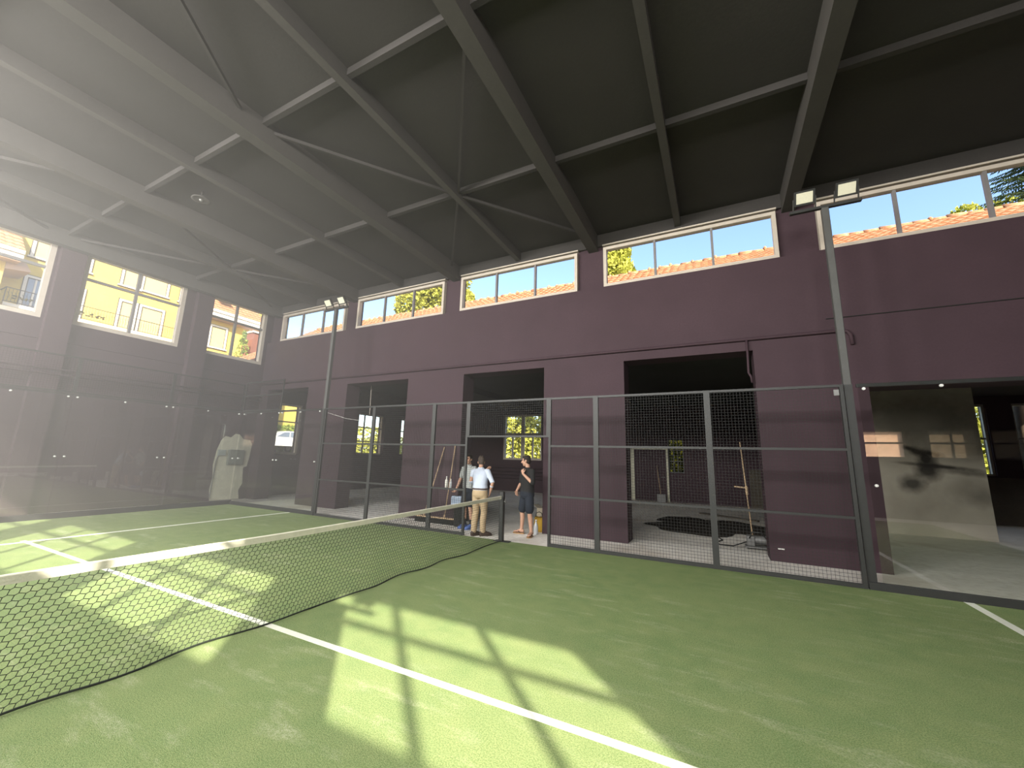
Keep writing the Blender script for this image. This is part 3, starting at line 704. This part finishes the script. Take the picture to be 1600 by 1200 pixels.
b = MB(); b.lathe((-1.78,6.02,0),[(.145,-.008),(.15,.02),(.175,.66),(.19,.67),(.19,.70),(.165,.70),(.14,.04)],24); b.build('bin_body', M['darkgap'], o, True)
b = MB(); b.lathe((-1.78,6.02,0),[(.182,.62),(.196,.63),(.196,.65),(.182,.66)],24); b.build('bin_rim', M['black'], o, True)
M['paper'] = checkmat('blue_lined_sheet', (.62,.70,.80), (.40,.52,.72), (.42,.54,.74), 26)
b = MB(); R = []
for i in range(13):
    u = -.16+.32*i/12; fold = .018*math.sin(i*1.3)
    R.append([V((-1.77+u,5.99,.715+.01*math.sin(i))),V((-1.77+u,5.85,.712+.008*math.cos(i*.9))),V((-1.77+u,5.805+fold*.4,.69)),V((-1.77+u*.96,5.795+fold,.58)),V((-1.77+u*.9-.01,5.80+fold*1.5,.47+.07*(i/12))),
              V((-1.77+u*.9-.01,5.806+fold*1.5,.47+.07*(i/12))),V((-1.77+u*.96,5.801+fold,.58)),V((-1.77+u,5.811+fold*.4,.695)),V((-1.77+u,5.85,.718+.008*math.cos(i*.9))),V((-1.77+u,5.99,.721+.01*math.sin(i)))])
b.loft(R); tag(b.build('paper_sheet', M['paper'], None, True), 'pale blue checked sheet hanging over the black bin', 'paper')
M['clear'] = mat('clear_plastic', (.52,.54,.56), .25, .05, 20, spec=.6); M['whitepl'] = mat('white_plastic', (.62,.60,.54), .45, .05)
def bottle(lab, x, y, z, m, k=1.0, capm='white'):
    o = thing('bottle', lab, 'bottle', (x,y,z))
    b = MB(); b.lathe((x,y,z),[(.030*k,0),(.036*k,.006),(.036*k,.13*k),(.030*k,.16*k),(.013*k,.20*k),(.013*k,.215*k)],16); b.build('bottle_body', m, o, True)
    b = MB(); b.lathe((x,y,z),[(.016*k,.212*k),(.016*k,.240*k),(.012*k,.243*k)],12); b.build('bottle_cap', M[capm], o, True)
    return o
bottle('white plastic bottle standing on the middle fence rail, left of the clear one', -1.56, 5.068, .99, M['whitepl'], 1.05)
bottle('clear plastic bottle standing on the middle fence rail, right of the white one', -1.44, 5.068, .99, M['clear'], .82)
bottle('clear water bottle on the floor right of the man in black', .27, 6.12, -.012, M['clear'], 1.35)
o = thing('yellow_bag', 'ochre yellow bag on the floor behind the man in black', 'bag', (.2,6.5,0))
M['ochre'] = mat('ochre_yellow_fabric', (.48,.29,.03), .8, .12, 8, .4, 30)
b = MB(); b.loft([[V((.20+w*math.cos(a*math.pi/8)*(1 if True else 0),6.50+d*math.sin(a*math.pi/8),z+.008*math.sin(a*2.2))) for a in range(16)] for z,w,d in ((-.012,.10,.08),(.02,.135,.11),(.16,.145,.12),(.28,.13,.10),(.33,.12,.07),(.325,.10,.05))]); b.build('bag_body', M['ochre'], o, True)
b = MB(); b.path([(.11,6.46,.32),(.13,6.46,.42),(.2,6.46,.45),(.27,6.46,.42),(.29,6.46,.32)],.009,6); b.build('bag_handle', M['darkgap'], o, True)
o = thing('cardboard_box', 'beige cardboard box behind the yellow bag', 'box', (.16,6.95,0))
M['card'] = mat('pale_cardboard', (.46,.40,.30), .85, .06)
b = MB(); b.bbox(.0,.33,6.78,7.10,-.012,.50,.004); b.build('box_body', M['card'], o)
for e in (-1,1):
    b = MB(); b.bar((.165+.165*e,6.94,.50),(.165+.27*e,6.94,.56),.30,.006,up=(0,0,1)); b.build('box_flap', M['card'], o)

# ------------------------------------------------------------------ things in the annex
o = MB(); R = []
def heap(cx, cy, rx, ry, h, seed, n=26, m=44):
    r = random.Random(seed); b = MB(); ph = [r.random()*6 for _ in range(6)]; vs = []; fs = []
    for i in range(n+1):
        for j in range(m):
            a = 2*math.pi*j/m; q = i/n; k = 1+.22*math.sin(3*a+ph[0])+.13*math.sin(5*a+ph[1])+.08*math.sin(9*a+ph[2])
            x, y = cx+rx*q*k*math.cos(a), cy+ry*q*k*math.sin(a)
            z = h*(1-q**1.6)*(.75+.35*math.sin(x*3.1+ph[3])*math.sin(y*4.3+ph[4]))+(.02*r.random() if q < .97 else 0)
            vs.append((x,y,max(z,0)-.012 if i < n else -.03))
    for i in range(n):
        for j in range(m): fs.append((i*m+j,(i+1)*m+j,(i+1)*m+(j+1)%m,i*m+(j+1)%m))
    b.add(vs, fs); return b
M['soil'] = mat('dark_debris', (.022,.018,.014), .95, .3, 6, .8, 30)
tag(heap(3.9,9.9,1.85,1.35,.20,3).build('debris_heap', M['soil'], None, True), 'low dark heap of debris on the back room floor behind the fence', 'debris')
o = thing('wooden_plank', 'pale plank lying across the dark heap', 'plank', (4.2,10.6,.2)); 
b = MB(); b.bar((3.55,10.75,.26),(5.0,10.35,.20),.18,.035); b.build('board', M['wood'] if 0 else M['grime'], o)
o = thing('pump_unit', 'small grey machine on the floor against the right pillar of the dark doorway', 'machine', (4.72,7.35,0))
b = MB(); b.bbox(4.52,4.95,7.2,7.5,.02,.05,.005); b.bbox(4.55,4.70,7.24,7.46,.05,.25,.012); b.tube((4.70,7.35,.17),(4.92,7.35,.17),.085,14); b.build('motor_body', M['steel'], o)
b = MB(); b.path([(4.6,7.24,.20),(4.66,7.2,.34),(4.82,7.2,.34),(4.9,7.24,.22)],.012,6); b.build('carry_handle', M['black'], o, True)
for x in (4.56,4.9):
    b = MB(); b.tube((x,7.22,.005),(x,7.22,.03),.02,10); b.tube((x,7.48,-.01),(x,7.48,.03),.02,10); b.build('foot', M['black'], o)
b = MB(); b.path([(4.55,7.3,.12),(4.3,7.25,.02),(4.05,7.35,.0),(3.95,7.6,.0),(4.1,7.95,.0),(4.0,8.4,.0)],.012,6); tag(b.build('power_cord', M['darkgap'], None, True), 'black cord looping on the floor from the small machine', 'cord')
o = thing('survey_staff', 'thin pale pole with short cross arm leaning inside the dark doorway', 'pole', (4.7,8.3,0))
b = MB(); b.tube((4.72,8.25,-.012),(4.62,8.7,2.25),.014,8); b.build('pole', M['ochre'] if 0 else M['wood'], o, True)
b = MB(); b.bar((4.42,8.45,1.18),(4.70,8.45,1.16),.02,.03); b.tube((4.68,8.42,1.0),(4.67,8.47,1.2),.028,10); b.build('cross_arm', M['wood'], o)
o = thing('scraper', 'long-handled scraper leaning on the back room wall beside the pale doorway', 'tool', (1.9,16.3,0))
b = MB(); b.tube((1.78,16.28,.30),(1.62,16.58,1.55),.014,8); b.build('handle', M['wood'], o, True)
b = MB(); b.bbox(1.62,1.98,16.24,16.30,-.012,.34,.01); b.build('blade', M['steel'], o)

# ------------------------------------------------------------------ outside
M['ochrebrick'] = brickmat('ochre_brick', (.68,.49,.105), (.60,.43,.09), (.46,.33,.09), 4.0, axis='X')
M['redbrick'] = brickmat('red_brick', (.20,.075,.045), (.17,.06,.04), (.20,.13,.10), 4.0, axis='X')
M['shutter'] = mat('pale_roller_shutter', (.60,.48,.20), .7, .05, 4)
M['pwhite'] = mat('window_surround_white', (.66,.60,.50), .7, .05)
M['soffit'] = mat('rosy_soffit', (.48,.32,.23), .8, .05)
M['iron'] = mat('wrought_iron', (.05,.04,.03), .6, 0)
M['skyglass'] = mat('reflecting_house_glass', (.16,.20,.27), .15, .1, 2, spec=.8)
def tilemat():
    m, t, out = nt('clay_roof_tiles'); p = N(t,'ShaderNodeBsdfPrincipled'); p.inputs['Roughness'].default_value = .85; p.inputs['Specular IOR Level'].default_value = .15
    tc = N(t,'ShaderNodeTexCoord').outputs['Object']
    c = mixc(t, ramp(t,noise(t,tc,2.2,5),.3,.7), (.29,.125,.062), (.38,.19,.098)); c = mixc(t, ramp(t,noise(t,tc,9,2),.5,.7), c, (.36,.24,.15)); c = mixc(t, ramp(t,noise(t,tc,5,4),.6,.8), c, (.12,.055,.035))
    L(t,c,p.inputs['Base Color']); L(t,p.outputs[0],out.inputs[0]); return m
M['tiles'] = tilemat(); M['ground'] = mat('street_ground', (.13,.12,.105), .9, .15, 1)
b = MB(); b.box(-60,40,-40,60,-.5,-.26); struct(b.build('trim_1', M['ground'])); bpy.data.objects['trim_1'].name = 'ground'

def tiled(mb, A, B, up, rows, colw=.24, thick=.035):
    """stepped barrel-tile slope: eave edge A->B, vector up the slope"""
    A, B, up = V(A), V(B), V(up); d = B-A; n = max(1,int(d.length/colw)); nrm = d.cross(up).normalized()
    if nrm.z < 0: nrm = -nrm
    for r in range(rows):
        vs = []; 
        for c in range(n*4+1):
            f = c/(n*4); bump = nrm*(.028*abs(math.sin(math.pi*f*n)))
            vs.append(A+d*f+up*(r/rows)+nrm*thick+bump)
        for c in range(n*4+1):
            f = c/(n*4); bump = nrm*(.028*abs(math.sin(math.pi*f*n)))
            vs.append(A+d*f+up*((r+1.12)/rows)+bump)
        for c in range(n*4+1):
            f = c/(n*4); vs.append(A+d*f+up*(r/rows)-nrm*.005)
        k = n*4+1
        mb.add(vs, [(c,c+1,k+c+1,k+c) for c in range(n*4)]+[(2*k+c,2*k+c+1,c+1,c) for c in range(n*4)])
o = thing('annex_roof', 'clay tiled roof with a bumpy ridge seen through the strip windows', 'roof', (0,12,5))
b = MB(); tiled(b,(-16.3,6.95,5.42),(16,6.95,5.42),(0,5.05,3.36),18); b.build('tiled_slope', M['tiles'], o)
b = MB(); b.add([(-16.3,12,8.76),(16,12,8.76),(16,17.6,5.2),(-16.3,17.6,5.2)],[(0,1,2,3)]); b.add([(-16.2,7.0,5.3),(-16.2,12,8.7),(-16.2,17.5,5.1)],[(0,1,2)]); b.add([(-16.2,7.0,5.3),(16,7.0,5.3),(16,17.5,5.1),(-16.2,17.5,5.1)],[(0,1,2,3)]); b.build('back_slope', M['tiles'], o)
b = MB(); x = -16.3; r = random.Random(5)
while x < 16:
    k = .105 if int(x*2.4) % 3 else .125
    b.tube((x,12,8.76),(x+.40,12,8.765+r.uniform(-.01,.01)),k,10,k*.8); 
    if r.random() < .55: b.ell((x+.02,12,8.80),.07,.12,.10+.04*r.random(),None,8,6)
    x += .37
b.build('ridge_tiles', M['tiles'], o, True)

# ochre apartment building beyond the left windows
o = thing('apartment_building', 'sunlit ochre brick apartment building with balconies beyond the left windows', 'building', (-30,7,0))
b = MB(); b.box(-38,-30,-6,17.5,-.3,16.5); b.box(-38,-30.02,17.5,24,-.3,6.1); b.build('facade', M['ochrebrick'], o)
def shutter_window(y0, y1, z0, z1, X=-30, glass=False):
    f = MB(); w = .13
    f.box(X-.02,X+.06,y0,y0+w,z0,z1); f.box(X-.02,X+.06,y1-w,y1,z0,z1); f.box(X-.02,X+.06,y0+w,y1-w,z1-w,z1); f.box(X-.02,X+.12,y0-.08,y1+.08,z0-.08,z0)
    fr = f.build('house_window', M['pwhite'], o)
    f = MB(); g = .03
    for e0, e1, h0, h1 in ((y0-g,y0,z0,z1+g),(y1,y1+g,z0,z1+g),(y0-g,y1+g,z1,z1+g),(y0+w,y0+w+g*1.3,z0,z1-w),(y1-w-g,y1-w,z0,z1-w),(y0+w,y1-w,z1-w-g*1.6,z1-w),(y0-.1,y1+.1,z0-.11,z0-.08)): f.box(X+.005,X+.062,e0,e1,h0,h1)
    f.build('window_joint', M['iron'], fr)  # dark strips painting the shade in the gaps around frame and shutter
    s = MB()
    if glass:
        s.box(X,X+.02,y0+w,y1-w,z0,z1-w); s.build('window_glass', M['skyglass'], fr)
        s = MB(); s.box(X+.02,X+.05,y0+.42,y0+.50,z0,z1-w); s.build('window_bar', M['pwhite'], fr)
    else:
        z = z0
        while z < z1-w-.02: s.box(X,X+.025,y0+w,y1-w,z,min(z+.075,z1-w)); s.box(X,X+.012,y0+w,y1-w,z+.075,z+.085); z += .085
        s.build('roller_shutter', M['shutter'], fr)
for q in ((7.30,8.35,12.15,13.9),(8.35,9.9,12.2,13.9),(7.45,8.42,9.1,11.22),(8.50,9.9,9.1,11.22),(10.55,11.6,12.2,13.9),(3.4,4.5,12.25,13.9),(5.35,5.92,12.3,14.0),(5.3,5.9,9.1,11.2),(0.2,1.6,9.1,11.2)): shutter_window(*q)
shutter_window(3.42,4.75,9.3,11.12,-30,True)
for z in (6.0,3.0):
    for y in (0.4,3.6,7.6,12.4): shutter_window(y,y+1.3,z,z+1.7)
def balcony(y0, y1, z, flowers):
    f = MB(); f.box(-30,-29.0,y0,y1,z-.18,z); sl = f.build('balcony_slab', M['pwhite'], o)
    f = MB()
    f.bar((-29.05,y0,z+.82),(-29.05,y1,z+.82),.04); f.bar((-29.05,y0,z+.08),(-29.05,y1,z+.08),.03)
    for y in (y0,y1): f.bar((-30,y,z+.82),(-29.05,y,z+.82),.04); f.bar((-29.05,y,z),(-29.05,y,z+.84),.04)
    y = y0+.12
    while y < y1: f.bar((-29.05,y,z+.08),(-29.05,y,z+.8),.014); f.path([(-29.05,y,z+.25),(-29.05,y+.05,z+.38),(-29.05,y,z+.5),(-29.05,y-.05,z+.62)],.008,4); y += .13
    f.build('balcony_railing', M['iron'], sl)
    f = MB(); r = random.Random(int(y0*10))
    for k in range(60):
        f.ell((-29.02+r.uniform(-.1,.1),y0+.3+(y1-y0-.6)*r.random()*flowers,z+.35+r.uniform(-.08,.1)),.05,.06,.045,None,6,4)
    f.build('balcony_flowers', M['leafdark'], sl)
def leafmat(name, c1, c2, tr=.35):
    m, t, out = nt(name); tc = N(t,'ShaderNodeTexCoord').outputs['Object']
    c = mixc(t, ramp(t,noise(t,tc,1.8,5),.3,.7), c1, c2); c = mixc(t, ramp(t,noise(t,tc,16,2),.4,.65), c, mixc(t,.4,c,(.06,.09,.02)))
    d = N(t,'ShaderNodeBsdfDiffuse'); e = N(t,'ShaderNodeBsdfTranslucent'); L(t,c,d.inputs[0]); L(t,c,e.inputs[0])
    mx = N(t,'ShaderNodeMixShader'); mx.inputs[0].default_value = tr; L(t,d.outputs[0],mx.inputs[1]); L(t,e.outputs[0],mx.inputs[2]); L(t,mx.outputs[0],out.inputs[0]); return m
M['leafdark'] = leafmat('dark_balcony_leaves', (.05,.05,.02), (.09,.07,.03))
balcony(2.75,11.4,9.1,.45)
# projecting wings with tiled eaves
def wing(y0, y1, zt, side):
    f = MB(); f.box(-30,-28,y0,y1,-.3,zt); w = f.build('side_wing', M['ochrebrick'], o)
    f = MB(); f.box(-30,-27.35,y0-.35,y1+.35,zt,zt+.10); f.build('eave_soffit', M['soffit'], w)
    f = MB(); f.box(-27.40,-27.25,y0-.4,y1+.4,zt+.42,zt+.62); f.box(-27.36,-27.32,y0-.4,y1+.4,zt+.1,zt+.42); f.build('roof_gutter', M['pwhite'], w)
    f = MB(); tiled(f,(-27.3,y0-.4,zt+.62),(-27.3,y1+.4,zt+.62),(-2.7,0,2.2),8,.3); f.build('wing_roof', M['tiles'], w)
    return w
wg = wing(11.25,15.05,11.0,1)
f = MB(); f.obox((-28.05,12.45,12.95),.9,.75,.14,Matrix.Rotation(math.radians(39),3,'Y')); f.build('roof_window', M['skyglass'], wg)
wing(-3.0,2.35,10.95,-1)
f = MB(); f.add([(-28.02,2.36,10.6),(-28.02,3.25,10.75),(-28.02,2.75,11.6),(-28.02,2.36,12.2),(-30,2.36,10.6),(-30,3.25,10.75),(-30,2.75,11.6),(-30,2.36,12.2)],[(0,1,2,3),(7,6,5,4),(0,4,5,1),(1,5,6,2),(2,6,7,3)]); f.build('gable_cheek', M['soffit'], o)
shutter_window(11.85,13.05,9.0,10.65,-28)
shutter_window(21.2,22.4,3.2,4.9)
f = MB(); f.tube((-27.9,14.55,8),(-27.9,14.55,11.2),.06,10); f.path([(-27.9,14.55,11.2),(-27.6,14.6,11.45),(-27.35,14.6,11.7)],.06,8); f.build('downpipe', M['pwhite'], o)
tb = thing('brick_stair_tower', 'narrow red brick stair tower in front of the ochre building', 'building', (-28,15.8,0))
b = MB(); b.box(-27.9,-26.6,14.12,16.25,-.3,10.5); b.build('brick_wall', M['redbrick'], tb)
b = MB(); b.box(-27.95,-26.5,14.05,16.35,10.5,10.62); b.build('coping', M['pwhite'], tb)

# vegetation
def leaves(mb, blobs, n, size, seed, droop=0):
    r = random.Random(seed)
    for bx, by, bz, rx, ry, rz in blobs:
        for _ in range(n):
            u = r.uniform(-1,1); a = r.random()*6.2832; q = math.sqrt(1-u*u); k = r.uniform(.55,1.02)**.6
            c = V((bx+rx*k*q*math.cos(a), by+ry*k*q*math.sin(a), bz+rz*k*u))
            d = V((r.gauss(0,1),r.gauss(0,1),r.gauss(0,1)-droop)).normalized(); e = d.cross(V((r.gauss(0,1),r.gauss(0,1),r.gauss(0,1)))).normalized(); s = size*r.uniform(.6,1.3)
            mb.add([c-d*s,c+e*s*.5,c+d*s,c-e*s*.5],[(0,1,2,3)])
M['bark'] = mat('tree_bark', (.09,.065,.045), .95, .25, 6, .6, 20)
M['leafA'] = leafmat('yellow_green_leaves', (.40,.44,.07), (.58,.55,.13)); M['leafB'] = leafmat('mid_green_leaves', (.22,.32,.06), (.40,.44,.10)); M['needle'] = leafmat('spruce_needles', (.075,.115,.06), (.16,.20,.10), .2)
def tree(lab, x, y, h, blobs, lm, n, size, seed, name='tree', cat='tree', group='trees outside the windows', r0=.2):
    o = thing(name, lab, cat, (x,y,-.27), group)
    b = MB(); b.path([(x,y,-.27),(x+.1,y,h*.35),(x-.05,y+.1,h*.7),(x,y,h*.9)],[r0,r0*.8,r0*.5,.04],8)
    for k, q in enumerate(blobs[:5]): b.path([(x,y,h*.45),((x+q[0])/2,(y+q[1])/2,(h*.5+q[2])/2+.2),(q[0],q[1],q[2])],[r0*.4,r0*.25,.03],6)
    b.build('trunk', M['bark'], o, True)
    b = MB(); leaves(b, blobs, n, size, seed); b.build('foliage', lm, o)
tree('bushy yellow-green tree rising behind the ridge in the second strip window from the left', -13.2, 18.5, 12.5, [(-13.2,18.5,12.6,1.9,1.7,2.3),(-14.9,18.4,12.4,1.5,1.4,1.5),(-12.0,18.3,13.6,1.7,1.5,1.7),(-13.9,18.6,14.4,1.5,1.3,1.2),(-11.2,18.4,11.9,1.1,1.1,1.2),(-10.5,18.4,12.2,.6,.7,.6),(-10.3,18.4,11.3,.7,.8,.8)], M['leafA'], 2600, .15, 11)
tree('yellow-green conifer at the left edge of the strip window left of the tall mast', -.5, 17.5, 13, [(-.5,17.5,11.6,1.25,1.1,1.2),(-.45,17.5,12.9,1.05,1.0,1.2),(-.5,17.4,14.2,.75,.7,1.1),(.25,17.4,11.2,.7,.8,.6)], M['leafA'], 2000, .14, 13)
o = thing('spruce_tree', 'blue-green spruce at the right end of the rightmost strip window', 'tree', (15.9,18.5,-.27), 'trees outside the windows')
b = MB(); b.tube((15.9,18.5,-.27),(15.9,18.5,15.6),.25,8,.04); b.build('trunk', M['bark'], o, True)
b = MB(); r = random.Random(21)
for k in range(26):
    z = 9.6+k*.24; rr = (16.4-z)*.36+.25
    for j in range(11):
        a = j*.571+k*.9+r.random()*.3; e = V((math.cos(a),math.sin(a),-.16)); 
        for q in range(16):
            f = .15+.85*q/15; c = V((15.9,18.5,z))+e*rr*f; wd = .26*(1.1-f*.75)
            for sgn in (-1,1):
                s = V((-math.sin(a),math.cos(a),0))*sgn; tip = c+s*wd+e*.12+V((0,0,-.10*r.random()))
                b.add([c,c+e*.05+V((0,0,.03)),tip,c-e*.03],[(0,1,2,3)])
b.build('foliage', M['needle'], o)
tree('leafy yellow-green tree top left of the spruce, by the right frame edge', 14.0, 18.7, 11.6, [(14.9,18.7,11.8,.8,.6,.6),(13.7,18.7,11.9,.5,.5,.5),(13.2,18.7,11.6,.35,.4,.4)], M['leafA'], 420, .10, 22)
tree('young conifer in front of the ochre building, in the window nearest the room corner', -25.9, 13.15, 9.9, [(-25.9,13.15,8.4,.45,.5,.35),(-25.9,13.15,8.95,.36,.4,.35),(-25.9,13.15,9.5,.25,.28,.3),(-25.9,13.15,9.95,.12,.14,.3)], M['leafB'], 150, .09, 31, r0=.07)
# greenery and car seen through the back room windows
for k, (x, y, z, rx, ry, rz, lm, lab) in enumerate(((-9.4,25.5,3.6,3.6,1.6,4.4,'leafA','sunlit trees filling the back room window behind the man in black'),
      (-27,28,2.4,1.6,5.5,2.3,'leafA','hedge beyond the barred window of the back room, behind the second doorway'),(-29.75,19,3.1,.22,3.2,1.5,'leafB','hedge behind the white car'),
      (17.5,27,3.4,4.5,1.8,3.8,'leafA','sunlit trees beyond the right back room windows'),(3.4,26,3.0,2.4,1.5,3.4,'leafB','tree beyond the small grid window of the back room'))):
    o = thing('hedge' if 'hedge' in lab else 'tree', lab, 'hedge' if 'hedge' in lab else 'tree', (x,y,-.27), 'greenery behind the back room')
    b = MB(); b.tube((x,y,-.27),(x,y,z),.16,8,.06); b.build('trunk', M['bark'], o, True)
    b = MB(); r = random.Random(k); leaves(b, [(x+r.uniform(-.6,.6)*rx,y+r.uniform(-.6,.6)*ry,z+r.uniform(-.65,.5)*rz,rx*.55,ry*.6,rz*.45) for _ in range(9)], 700, .17, 40+k); b.build('foliage', M[lm], o)
b = MB(); b.box(-29.95,-20,9,34,-.3,1.70); q = b.build('raised_street', M['ground']); struct(q); q.name = 'ground_terrace'
o = thing('parked_car', 'white car parked outside the first doorway window', 'car', (-28.7,18.7,1.70))
M['carwhite'] = mat('car_white_paint', (.60,.60,.58), .3, .02, spec=.6); M['tyre'] = mat('tyre_rubber', (.02,.02,.02), .8, 0)
CY, CZ = 6.6, 1.97
P = [(10.0,.25),(9.95,.62),(10.15,.80),(11.0,.92),(11.75,1.40),(12.2,1.48),(13.3,1.47),(13.95,1.15),(14.15,.90),(14.2,.40),(14.1,.22)]
b = MB(); R = []
for x, k in ((-29.56,.93),(-29.46,1.0),(-28.04,1.0),(-27.94,.93)): R.append([V((x,(y-12.1)*k+12.1+CY,(z-.25)*k+.25-.02+CZ)) for y,z in P])
b.loft(R); b.build('car_body', M['carwhite'], o)
X = -27.94
b = MB()
for q in ([(11.25,.98),(11.85,1.34),(12.35,1.38),(12.35,.96)],[(12.45,.96),(12.45,1.38),(13.2,1.36),(13.65,1.1),(13.65,.97)]): b.add([(X+.012,y+CY,z+CZ-.02) for y,z in q]+[(X-.05,y+CY,z+CZ-.02) for y,z in q],[tuple(range(len(q)))]+[(i,(i+1)%len(q),(i+1)%len(q)+len(q),i+len(q)) for i in range(len(q))])
b.build('car_windows', M['skyglass'], o)
for y in (10.85,13.35):
    for x in (X-.08,X-1.54):
        b = MB(); b.tube((x-.1,y+CY,.06+CZ),(x+.1,y+CY,.06+CZ),.33,24); w = b.build('wheel', M['tyre'], o, True)
        b = MB(); b.tube((x+.1,y+CY,.06+CZ),(x+.115,y+CY,.06+CZ),.20,16); b.build('wheel_hub', M['steel'], w, True)
b = MB(); b.box(X-.1,X+.02,10.02+CY,10.3+CY,.55+CZ,.70+CZ); b.build('headlight', M['bolt'], o)
tag_b = thing('garden_wall', 'red brick garden wall beyond the barred window', 'wall', (-21,23,0))
b = MB(); b.box(-21.3,-21,22.5,23.4,-.27,6.5); b.build('wall_body', M['redbrick'], tag_b)
b = MB(); b.box(-21.4,-20.9,22.3,23.5,6.5,6.62); b.build('coping', M['pwhite'], tag_b)

# ------------------------------------------------------------------ light, sky, camera
sun_dir = V((1.128,-1.106,1)).normalized()
ld = bpy.data.lights.new('sun','SUN'); ld.energy = SUN; ld.angle = .0093; ld.color = (1,.90,.74)
lo = bpy.data.objects.new('sun', ld); COL.objects.link(lo); lo.rotation_euler = sun_dir.to_track_quat('Z','Y').to_euler()
def win_fill(name, loc, sx, sy, power, rot, col):
    a = bpy.data.lights.new(name,'AREA'); a.shape = 'RECTANGLE'; a.size = sx; a.size_y = sy; a.energy = power; a.color = col
    q = bpy.data.objects.new(name, a); COL.objects.link(q); q.location = loc; q.rotation_euler = rot; return q
# added fill area lamps inside the near-wall windows, standing in for daylight
for (a, c), k in zip(NW, (1.6,1.5,1.0,.72,.14,.02)): win_fill('window_daylight', ((a+c)/2,-6.2,5.95), c-a-.3, 1.7, NEARP*k, (math.radians(90-20),0,0), (1,.97,.92))
wd = bpy.data.worlds.new('sky'); sc.world = wd; wd.use_nodes = True; t = wd.node_tree; t.nodes.clear()
sk = t.nodes.new('ShaderNodeTexSky'); sk.sky_type = 'NISHITA'; sk.sun_disc = False; sk.sun_elevation = math.radians(31.7)
sk.sun_rotation = math.atan2(sun_dir.x, sun_dir.y); sk.air_density = 1.0; sk.dust_density = 1.2; sk.ozone_density = 1.5
bg = t.nodes.new('ShaderNodeBackground'); bg.inputs['Strength'].default_value = SKY; ow = t.nodes.new('ShaderNodeOutputWorld')
t.links.new(sk.outputs[0], bg.inputs[0]); t.links.new(bg.outputs[0], ow.inputs[0])
# added haze imitating a lens veil, denser towards the left end
vs_ = N(t,'ShaderNodeVolumeScatter'); vs_.inputs['Color'].default_value = (1,.97,.92,1); vs_.inputs['Anisotropy'].default_value = .2
sp = N(t,'ShaderNodeSeparateXYZ'); L(t, N(t,'ShaderNodeNewGeometry').outputs['Position'], sp.inputs[0])
mr = N(t,'ShaderNodeMapRange'); mr.inputs['From Min'].default_value = 3.2; mr.inputs['From Max'].default_value = -11; mr.inputs['To Max'].default_value = HAZE; L(t, sp.outputs['X'], mr.inputs['Value']); den = mr.outputs['Result']
for ax, op, v in (('X','GREATER_THAN',-11.3),('Y','GREATER_THAN',-6.2),('Y','LESS_THAN',6.3),('Z','GREATER_THAN',.03),('Z','LESS_THAN',6.85)):
    q = N(t,'ShaderNodeMath'); q.operation = op; q.inputs[1].default_value = v; L(t, sp.outputs[ax], q.inputs[0])
    w = N(t,'ShaderNodeMath'); w.operation = 'MULTIPLY'; L(t, den, w.inputs[0]); L(t, q.outputs[0], w.inputs[1]); den = w.outputs[0]
L(t, den, vs_.inputs['Density']); L(t, vs_.outputs[0], ow.inputs['Volume'])
cd = bpy.data.cameras.new('camera'); cam = bpy.data.objects.new('camera', cd); COL.objects.link(cam)
cd.sensor_fit = 'HORIZONTAL'; cd.sensor_width = 36; cd.lens = 626.18/1600*36; cd.clip_start = .05; cd.clip_end = 300
cam.location = (4.1352,-2.8155,1.7018); cam.rotation_euler = (1.753904,-.027246,.469701); sc.camera = cam
sc.view_settings.view_transform = 'Standard'; sc.view_settings.look = 'None'; sc.view_settings.gamma = 1; sc.view_settings.exposure = 0
sc.view_settings.use_curve_mapping = False
c = sc.cycles; c.use_denoising = True; c.transparent_max_bounces = 40; c.max_bounces = 10; c.diffuse_bounces = 6; c.glossy_bounces = 4; c.sample_clamp_indirect = 6; c.volume_max_steps = 14; wd.cycles.volume_step_size = 1.8
